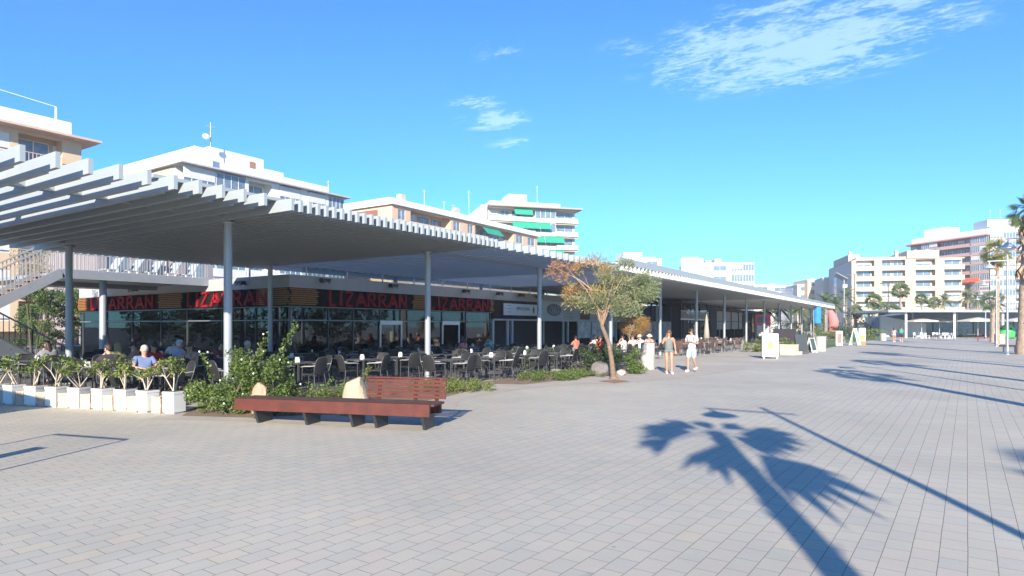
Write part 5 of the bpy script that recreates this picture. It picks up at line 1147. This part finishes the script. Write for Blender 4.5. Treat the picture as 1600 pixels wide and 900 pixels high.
# metal frame out of view whose shadow falls at the left
f0 = Vector((-8.55, 1.15, 0)); f1 = Vector((-10.05, .75, 0)); t = thing('unseen_display_frame', 'unseen tubular display frame outside the left edge that throws the ladder-like shadow', 'display stand', (0, 0, 0)); k = MB(); H_ = 1.68
for q in (0, 1): k.bar(f0.lerp(f1, q), f0.lerp(f1, q)+Vector((0, 0, H_)), .035)
for h in (.25, H_): k.bar(f0+Vector((0, 0, h)), f1+Vector((0, 0, h)), .035)
k.build('frame', dark_metal, t); k = MB()
for i in range(1, 9): q = f0.lerp(f1, i/9); k.bar(q+Vector((0, 0, .25)), q+Vector((0, 0, H_)), .008)
k.build('wire', dark_metal, t)
k = MB(); a, b_ = f0.lerp(f1, .35), f0.lerp(f1, .8); k.bar(a+Vector((0, 0, .75)), b_+Vector((0, 0, .75)), .02, .34); k.bar(f0.lerp(f1, .42)+Vector((0, 0, 1.15)), f0.lerp(f1, .58)+Vector((0, 0, 1.15)), .02, .36); k.build('plate', dark_metal, t)
# ------------------------------------------------------------------ cars and pine behind
def car(loc, rz, col, label, h=1.45):
    t = thing('parked_car', label, 'car', tuple(loc), rz, 'cars parked behind the walkway'); pm = mat('car_'+label[:10], col, .3, .2, coat=1)
    pr = [(-2.1, .35), (-2.15, .75), (-2.0, .92), (-1.5, .98), (-.8, 1.0), (1.3, 1.0), (2.0, .95), (2.1, .7), (2.1, .35)]
    k = MB(); k.prism([(x, -.85, z) for x, z in pr], (0, 1.7, 0)); k.build('body', pm, t, .06)
    cb = [(-1.35, .98), (-.65, h-.06), (.9, h-.06), (1.75, 1.0)]; k = MB(); k.prism([(x, -.72, z) for x, z in cb], (0, 1.44, 0)); k.build('windows', wglass, t, .03)
    k = MB(); k.prism([(-.72, -.7, h-.07), (-.6, -.7, h), (.85, -.7, h), (1.0, -.7, h-.07)], (0, 1.4, 0)); k.build('roof', pm, t, .03)
    for x in (-1.35, 1.35):
        for s_ in (-1, 1):
            k = MB(); k.tube([(x, s_*.62, .32), (x, s_*.87, .32)], .32, 18); w_ = k.build('wheel', black, t); k = MB(); k.tube([(x, s_*.86, .32), (x, s_*.885, .32)], .19, 14); k.build('rim', alu, w_)
    for s_ in (-1, 1):
        k = MB(); k.box(-2.17, -2.1, s_*.62-.15, s_*.62+.15, .66, .8); k.build('headlight', mat('headlight', (.7, .7, .7), .2), t); k = MB(); k.box(2.08, 2.13, s_*.66-.12, s_*.66+.12, .7, .88); k.build('tail_light', mat('tail_red', (.5, .02, .02), .3), t)
    return t
car(P(30, 40, -.98), R(33), (.03, .04, .07), 'dark blue parked car at the far left behind the stair'); car(P(78, 42, -.98), R(60), (.45, .03, .03), 'red and white parked car left of the silver column', 1.6); car(P(108, 40, -.98), R(95), (.35, .38, .42), 'silver parked car partly behind the leftmost column', 1.55); car(P(-10, 38, -.98), R(30), (.5, .08, .1), 'red parked car at the very left edge')
def pine(px, Z, w_, z0, z1, label, seed, n=15000, lm=None, zb=-1):
    rr = random.Random(seed); loc = P(px, Z, zb); t = thing('pine_tree', label, 'tree', tuple(loc)); k = MB(); k.tube([(0, 0, 0), (.1, 0, (z1-zb)*.5), (.05, .05, z1-zb-.6)], [.2, .15, .05], 9)
    cl = [(camv(rr.uniform(-.5, .5)*w_, rr.uniform(-.35, .35)*w_, z0-zb+rr.uniform(.08, .95)*(z1-z0)), (rr.uniform(.35, .65),)*2+(rr.uniform(.2, .4),)) for _ in range(40)]
    for c, r in cl[::4]: k.tube([(0, 0, max(.5, c[2]-.8)), Vector(c)*.6+Vector((0, 0, c[2]*.35)), c], [.04, .03, .01], 5)
    k.build('trunk', bark, t); k = MB(); leaves(k, cl, n, .17, rr, .3); k.build('crown', lm or mat('pine_green', (.07, .12, .03), .7, var=.2, island=.5, translucent=.2), t)
pine(72, 37.5, 4.3, .3, 4.4, 'bushy green pine seen between the stair and the silver column', 3); pine(118, 41, 2.6, .2, 4.2, 'dark narrow conifer just left of the restaurant wall', 4, 4500, leafd)
pine(15, 60, 5, .0, 3.0, 'low tree at the far left behind the parked cars', 6, 3000)
bush(52, 30, 1.6, 1.9, 'dry bush on the raised deck behind the stair head', 17, mat('dry_leaf', (.3, .24, .1), .8, island=.3, translucent=.2), 3.7)
# ------------------------------------------------------------------ apartment buildings
glass_b = mat('apartment_glass', (.14, .20, .25), .12, var=.35, scale=1.5, spec=1.0)
frame_w = mat('white_frame', (.7, .7, .7), .5)
def apt(label, loc, rz, D, zt, fh, bays, wallc, slabc=None, name='apartment_block', fasc=None, side=None, ceil=None, base=-1.0, sidebays=None, group=None, depth=1.5, rail='solid'):
    """bays: [(u0, u1, kind)] on the front (local y=0 facing -y). kinds: wall, win, shut, loggia, glaz, rail"""
    t = thing(name, label, 'building', loc, rz, group)
    wm = mat('wall_%.2f_%.2f_%.2f' % wallc, wallc, .85, var=.04, scale=.8); smt = mat('slab_%.2f_%.2f_%.2f' % (slabc or wallc), slabc or wallc, .8, var=.04, scale=.8)
    darkroom = mat('window_recess', (.10, .10, .10), .6, var=.3)
    nf = int((zt-base)/fh); Wd = bays[-1][1]
    core = MB(); core.box(depth, Wd-(depth if sidebays else 0), depth, D, base, zt) if sidebays else core.box(0, Wd, depth, D, base, zt)
    wins = []; slabs = MB(); fr = MB(); aw = []
    def face(T, bays, W0):
        core.T = T; slabs.T = T
        for f in range(nf):
            z1 = zt-f*fh; z0 = z1-fh
            if z0 < base+.2: break
            for (u0, u1, kd) in bays:
                w_ = u1-u0
                if kd == 'wall': core.box(u0, u1, 0, depth-.01, z0, z1)
                elif kd in ('win', 'shut'):
                    a = u0+w_*.22; b = u1-w_*.22; za = z0+.95; zb = z1-.5
                    if kd == 'shut': a, b = u0+w_*.12, u1-w_*.12
                    core.box(u0, a, 0, depth-.01, z0, z1); core.box(b, u1, 0, depth-.01, z0, z1); core.box(a, b, 0, depth-.01, z0, za); core.box(a, b, 0, depth-.01, zb, z1)
                    k = MB(); k.T = T; k.m = 0; k.box(a, b, .12, .16, za, zb); k.m = 1
                    k.box(a, b, .08, .115, za, za+.06); k.box(a, b, .08, .115, zb-.06, zb); k.box((a+b)/2-.03, (a+b)/2+.03, .08, .115, za, zb)
                    if kd == 'shut': k.m = 2; k.box(a+.02, b-.02, .05, .078, za+.2, zb)
                    wins.append(k)
                else:
                    core.box(u0, u1, .0, depth-.01, z0-.0, z0+.2) if kd != 'rail' else slabs.box(u0-.1, u1+.1, -.5, depth-.01, z0, z0+.18)
                    if kd == 'loggia': slabs.box(u0, u1, -.06, .06, z0-.05, z0+1.02)
                    if kd == 'rail':
                        slabs.box(u0, u1, -.48, -.42, z0+.18, z0+1.05) if rail == 'solid' else None
                        if rail != 'solid':
                            slabs.box(u0, u1, -.48, -.44, z0+1.0, z0+1.06); u = u0
                            while u < u1: slabs.box(u, u+.05, -.47, -.45, z0+.18, z0+1.0); u += .3
                    if kd == 'glaz': slabs.box(u0, u1, -.04, .04, z0, z0+.95)
                    yb = depth-.12 if kd != 'glaz' else .02
                    n = max(1, int(w_/2.6)); 
                    for i in range(n):
                        a = u0+w_*(i+.12)/n; b = u0+w_*(i+.88)/n
                        if kd == 'glaz': a = u0+w_*(i+.02)/n; b = u0+w_*(i+.98)/n
                        k = MB(); k.T = T; k.m = 0; za = z0+(.25 if kd != 'glaz' else .95); zb = z1-.45 if kd != 'glaz' else z1-.12
                        k.box(a, b, yb, yb+.04, za, zb); k.m = 1; m_ = 3 if kd == 'glaz' else 1
                        for j in range(m_+2): x = a+(b-a)*j/(m_+1); k.box(x-.035, x+.035, yb-.04, yb-.005, za, zb)
                        k.box(a, b, yb-.04, yb-.005, zb-.07, zb)
                        if (f*7+i*3+int(u0)) % 4 == 0: k.m = 2; k.box(a+.03, b-.03, yb-.07, yb-.045, z1-1.4, zb)
                        wins.append(k)
                    core.box(u0, u1, .0 if kd != 'rail' else 0, .2, z1-.3, z1-.0) if kd != 'glaz' else None
        core.T = None; slabs.T = None
    face(None, bays, Wd)
    if sidebays:
        T = Matrix.Translation((0, D, 0)) @ Matrix.Rotation(R(-90), 4, 'Z'); face(T, sidebays, D)
    core.build('wall', wm, t)
    if slabs.v: slabs.build('balcony_parapet', smt, t)
    for k in wins[:98]: k.T = None; k.build('window', [glass_b, frame_w, wblind], t)
    return t
def roofbox(t, x0, x1, y0, y1, z0, z1, mt, name='penthouse'):
    k = MB(); k.box(x0, x1, y0, y1, z0, z1); k.build(name, mt, t); return k
def antenna(t, x, y, z, h):
    k = MB(); k.tube([(x, y, z), (x, y, z+h)], .05, 5); k.bar((x-.5, y, z+h*.9), (x+.5, y, z+h*.9), .04); k.bar((x-.35, y, z+h*.75), (x+.35, y, z+h*.75), .04)
    for i in range(5): k.bar((x-.4+.2*i, y-.3, z+h*.9), (x-.4+.2*i, y+.3, z+h*.9), .025)
    k.build('antenna', alu, t)
wh = mat('white_render', (.75, .75, .74), .8, var=.02, scale=.5); cr = mat('cream_render', (.55, .45, .33), .85, var=.04)
XF = -68.0
# left block
y0, y1 = 12.0, 28.4; a = Yat(28, XF)-y0
b1 = apt('leftmost peach apartment block with wide eaves and white roof band', (XF, y0, 0), R(90), 16, 19.3, 3.0, [(0, 5, 'win'), (5, a-3.6, 'win'), (a-3.6, a-.2, 'shut'), (a-.2, a, 'wall'), (a, a+3.2, 'rail'), (a+3.2, y1-y0-1.6, 'rail'), (y1-y0-1.6, y1-y0, 'wall')], (.58, .45, .30), (.60, .42, .30), rail='bars')
k = MB(); k.box(-.5, y1-y0+1.2, -1.4, 16.5, 19.3, 19.5); k.build('eave', mat('terracotta_eave', (.58, .42, .33), .8), b1)
roofbox(b1, 0, y1-y0-.8, .1, 15, 19.5, 21.0, wh, 'roof_band')
k = MB(); w1 = y1-y0; k.bar((6.2, .6, 21.0), (6.2, .6, 22.9), .12); k.bar((w1-1.9, .6, 21.0), (w1-1.9, .6, 22.3), .12); k.bar((6.2, .6, 22.85), (w1-1.9, .6, 22.3), .05); k.build('roof_rail', wh, b1)
# white block with stepped penthouses
y0, y1 = 38.3, 61.0; w2 = y1-y0
f_ = lambda px: Yat(px, XF)-y0
b2 = apt('white apartment block with stepped white penthouses and glazed balconies', (XF, y0, 0), R(90), 20, 19.4, 3.0, [(0, f_(384), 'glaz'), (f_(384), f_(388), 'wall'), (f_(388), f_(424), 'rail'), (f_(424), f_(436), 'wall'), (f_(436), f_(470), 'glaz'), (f_(470), f_(480), 'wall'), (f_(480), f_(509), 'glaz'), (f_(509), f_(512), 'wall'), (f_(512), w2, 'glaz')], (.72, .72, .70), (.66, .66, .64))
k = MB(); k.box(-.6, w2+.6, -.8, 20, 19.4, 19.58); k.build('eave', mat('grey_eave', (.45, .45, .44), .8), b2)
roofbox(b2, 1.5, f_(338)-.3, .3, 19.5, 19.58, 21.75, wh); roofbox(b2, f_(338)-.29, f_(520), .9, 19, 19.58, 20.7, wh, 'roof_band'); roofbox(b2, f_(345), f_(430), 2.4, 14, 20.7, 22.7, wh); roofbox(b2, f_(430)+.01, f_(458), 2.0, 12, 20.7, 21.5, wh)
k = MB(); k.box(f_(408), f_(417), 2.34, 2.39, 21.3, 22.1); k.build('window', mat('brown_shutter', (.3, .17, .1)), b2)
k = MB(); k.box(-.1, -.01, 2, 18, 18.2, 19.4); k.build('side_band', cr, b2)
antenna(b2, f_(338), 1.2, 20.7, 4.4); k = MB(); k.sphere((f_(330), 1.0, 23.3), (.5, .1, .35), 10, 6); k.build('dish', white, b2); antenna(b2, w2-.2, 3, 19.6, 2.6)
# long low peach block with loggias and a green awning
y0, y1 = 70.4, 112.5; w3 = y1-y0; g_ = lambda px: Yat(px, XF)-y0
bs = [(0, g_(617), 'wall'), (g_(617), g_(637), 'win'), (g_(637), g_(641), 'wall'), (g_(641), g_(704), 'loggia'), (g_(704), g_(722), 'win'), (g_(722), g_(727), 'wall'), (g_(727), g_(742), 'win'), (g_(742), g_(802), 'loggia'), (g_(802), g_(820), 'win'), (g_(820), w3, 'win')]
b3 = apt('long peach apartment block with white roof band, deep loggias and one green awning', (XF, y0, 0), R(90), 24, 20.1, 3.0, bs, (.62, .44, .30), (.62, .50, .42), depth=1.8, sidebays=None)
k = MB(); k.box(-.5, w3+.6, -.5, 24, 20.1, 20.6); k.box(.2, w3-.2, .6, 23, 20.6, 21.3); k.build('roof_band', wh, b3)
grn = mat('green_awning', (.02, .36, .22), .7, var=.05, translucent=.15); red_aw = mat('orange_awning', (.75, .14, .05), .7, translucent=.15)
k = MB(); k.prism([(g_(753), -.1, 19.6), (g_(779), -.1, 19.6), (g_(779), -1.3, 18.4), (g_(753), -1.3, 18.4)], (0, .02, .05)); k.build('awning', grn, b3)
k = MB(); k.box(3, 4, 1, 2, 21.3, 22.3); k.box(18, 19, 2, 3, 21.3, 22.6); k.box(27, 33, 5, 12, 21.3, 22.6); k.build('chimney', cr, b3)
for x, h in ((9, 2.8), (14, 1.7), (16.5, 1.5), (21, 4.8)): antenna(b3, x, 1.5, 21.3, h)
k = MB(); k.box(-.12, -.01, 3, 8, 17.2, 19.6); k.box(-.12, -.01, 14, 19, 17.2, 19.6); k.build('side_opening', mat('reddish_dark', (.25, .1, .07)), b3)
# block with green awnings
o4 = W(-.036*140, 140); rz4 = R(48.6); W4 = 20.6
b4 = apt('cream apartment tower with green awnings on its balconies', (o4.x, o4.y, 0), rz4, 14, 28.0, 3.0, [(0, 5.2, 'rail'), (5.2, 10.5, 'rail'), (10.5, 15.5, 'glaz'), (15.5, W4, 'rail')], (.66, .62, .50), (.58, .54, .46), depth=1.6)
k = MB(); k.box(-.3, W4+.8, -1.4, 14, 28.0, 28.35); k.build('eave', mat('brown_eave', (.32, .27, .22), .8), b4); roofbox(b4, .5, 17, 1.5, 12, 28.35, 29.6, wh, 'roof_band'); roofbox(b4, 5.2, 9.5, 3, 9, 29.6, 31.6, wh); roofbox(b4, -1.6, -.31, .5, 14, 12, 28.4, wh, 'side_wall')
for (a, b_, fl_) in ((5.6, 9.8, 0), (5.2, 11.4, 1), (11.5, 14.0, 1), (9.6, 12.6, 2), (12.7, 17.2, 2), (9.6, 17.2, 3), (5.4, 9, 4)):
    z = 28-3*fl_-.15; k = MB(); k.prism([(a, -.3, z), (b_, -.3, z), (b_, -1.35, z-1.5), (a, -1.35, z-1.5)], (0, .03, .04)); k.build('awning', grn, b4)
antenna(b4, 12, 3, 29.6, 4.2)
# small far blocks seen above the canopy roof
def block(px0, px1, Z, top, col, label, rot=0, D=12, tops=(), kinds='win', fh=3.0):
    o = P(px0, Z); wd = (px1-px0)/1000*Z; zt = (510-top)/1000*Z+EYE; n = max(1, int(wd/5)); bays = [(wd*i/n, wd*(i+1)/n, kinds if isinstance(kinds, str) else kinds[i % len(kinds)]) for i in range(n)]
    t = apt(label, (o.x, o.y, 0), HEAD+R(rot), D, zt, fh, bays, col, tuple(min(.75, c*1.08) for c in col), group=None)
    for (a, b_, tp) in tops: roofbox(t, (a-px0)/1000*Z, (b_-px0)/1000*Z, 2, D-2, zt, (510-tp)/1000*Z+EYE, wh)
    k = MB(); k.box(-.1, wd+.1, -.12, D, zt, zt+.35); k.build('roof_band', wh, t); return t
bb = block(975, 1036, 190, 405, (.70, .58, .44), 'cream block with a white roof box above the canopy, left of centre', 8, tops=((978, 1008, 393), (1012, 1030, 400)))
bb2 = block(1072, 1175, 185, 413, (.70, .62, .50), 'cream block with a white rounded stair tower and glazed top floor', -6, kinds=('wall', 'win', 'glaz', 'glaz'), tops=((1078, 1100, 403), (1104, 1112, 406), (1118, 1128, 404)))
k = MB(); k.lathe([(2.6, 0), (2.6, 21.6), (0, 21.7)], 20, (1.2, 1.0, 0)); k.build('stair_tower', wh, bb2)
block(1040, 1072, 260, 440, (.68, .62, .55), 'pale low block between the two cream blocks above the canopy', 0)
block(1176, 1206, 230, 446, (.70, .58, .46), 'small peach house left of the gap in the skyline', 0)
block(1203, 1238, 250, 447, (.74, .73, .71), 'small white house with roof box in the gap of the skyline', 5, tops=((1206, 1216, 443),))
block(1238, 1262, 240, 452, (.66, .66, .66), 'low white and grey house left of the beige block', 0)
block(1246, 1268, 235, 446, (.6, .56, .52), 'greyish gable house left of the ochre one', -4)
block(1262, 1285, 232, 438, (.70, .55, .34), 'ochre house beside the grey flank of the beige block', 0, tops=((1272, 1276, 434),))
# beige seven-storey block
o7 = W(.533*187, 187)
W7 = 28.5; kinds = [(0, .8, 'wall'), (.8, 5.6, 'loggia'), (5.6, 7.6, 'wall'), (7.6, 13.6, 'loggia'), (13.6, 16.2, 'wall'), (16.2, 21.2, 'loggia'), (21.2, 23.4, 'wall'), (23.4, W7, 'loggia')]
b7 = apt('large beige apartment block with long white balconies and plain grey flank', (o7.x, o7.y, 0), R(18.9), 30, 21.2, 3.0, kinds, (.50, .40, .28), (.56, .48, .36), depth=1.8)
roofbox(b7, .8, 14, .3, 28, 21.2, 21.8, mat('beige_band', (.6, .5, .37), .8), 'roof_band'); roofbox(b7, 13.9, 22, -.4, 20, 21.2, 23.4, cr); roofbox(b7, -.1, 3, 5, 24, 21.2, 23.2, mat('pinkish_render', (.6, .42, .34), .8)); 
for x in (-.5, 12, 20, 17): roofbox(b7, x+.8, x+1.6, 6, 7, 21.2, 24.3, cr, 'chimney')
k = MB(); k.box(-.32, -.01, .2, 29.8, -1, 21.0); k.build('side_wall', mat('grey_beige_flank', (.6, .52, .44), .85), b7)
k = MB(); k.box(-.4, -.33, 18, 22, 6, 17.5); k.build('blue_glass_strip', mat('blue_glass_strip', (.18, .24, .33), .2), b7)
k = MB(); k.box(-2, 0, 30.5, 44, -1, 18.4); k.build('rear_wing', mat('grey_beige_flank', (.6, .52, .44)), b7)
# red-railed tower at the right
P1_ = W(145.3, 195); P0_ = W(137, 222); dv = (P1_-P0_); L8 = dv.length; ang = math.atan2(dv.y, dv.x)
nb = 5; bs = [(L8*i/nb, L8*(i+1)/nb, ('rail', 'glaz', 'rail', 'rail', 'glaz')[i]) for i in range(nb)]
b8 = apt('tall brick-red and white apartment tower with strips of glazed balconies', tuple(P0_), ang, 16, 29.6, 2.9, bs, (.30, .17, .13), (.50, .33, .28), depth=1.6)
k = MB(); k.box(-.3, L8+.2, -.8, 16, 29.6, 30.0); k.build('eave', mat('pink_red_band', (.6, .25, .22), .8), b8); roofbox(b8, 1, L8-1, 1, 14, 30.0, 31.8, wh, 'roof_band'); roofbox(b8, 4, 12, 3, 9, 31.8, 34.6, wh)
for x in (6, 9, 15): antenna(b8, x, 5, 32, 4)
k = MB(); k.prism([(L8*.72, -.5, 16.9), (L8*.92, -.5, 16.9), (L8*.92, -1.5, 15.5), (L8*.72, -1.5, 15.5)], (0, .03, .05)); k.build('awning', red_aw, b8)
q = P1_; W9 = 22
b9 = apt('white front wing of the tall tower, behind the large palm', (q.x+.3, q.y+.2, 0), HEAD-R(6), 15, 30.6, 2.9, [(0, 7.3, 'glaz'), (7.3, 14.6, 'rail'), (14.6, W9, 'glaz')], (.34, .26, .23), (.48, .38, .34), depth=1.6)
roofbox(b9, .5, W9, 1, 14, 30.6, 32.4, wh, 'roof_band'); roofbox(b9, 1, 8, 3, 10, 32.4, 34.8, wh)
for x in (3, 6): antenna(b9, x, 5, 34.8, 3.5)
apt('added low street building behind the walkway railing, shade tone put into its walls', (-56, 24.5, 0), R(90), 10, 8.2, 3.0, [(0, 3.3, 'win'), (3.3, 6.6, 'loggia'), (6.6, 9.9, 'win')], (.27, .24, .26), (.3, .27, .28))  # added block; the purple-grey of shade is put into its wall colour
acm = mat('air_con_white', (.6, .6, .58), .5)
for bt, us in ((b1, (2.0, 6.5, 9.0)), (b3, (2.5, 13.5, 22.3, 30.5)), (b7, (6.6, 14.6, 22.2))):
    for i_, u in enumerate(us):
        for zz in (16.4, 10.5): k = MB(); k.box(u, u+.8, -.36, -.02, zz, zz+.6); k.build('air_conditioner', acm, bt)
hz = MB(); hz.box(-140, 260, -60, 420, -3, 62); ho = hz.build('haze', []); ho['kind'] = 'stuff'
hm = bpy.data.materials.new('haze'); hm.use_nodes = True; hm.node_tree.nodes.remove(hm.node_tree.nodes['Principled BSDF']); pvn = hm.node_tree.nodes.new('ShaderNodeVolumePrincipled')
pvn.inputs['Color'].default_value = (.86, .93, 1, 1); pvn.inputs['Density'].default_value = .0006; hm.node_tree.links.new(pvn.outputs[0], hm.node_tree.nodes['Material Output'].inputs['Volume']); ho.data.materials.append(hm)
block(1176, 1300, 330, 478, (.6, .56, .5), 'distant low houses at the end of the promenade', 0, D=8)
block(1380, 1440, 240, 470, (.6, .56, .5), 'low pale building behind the far canopy', 0, D=8)
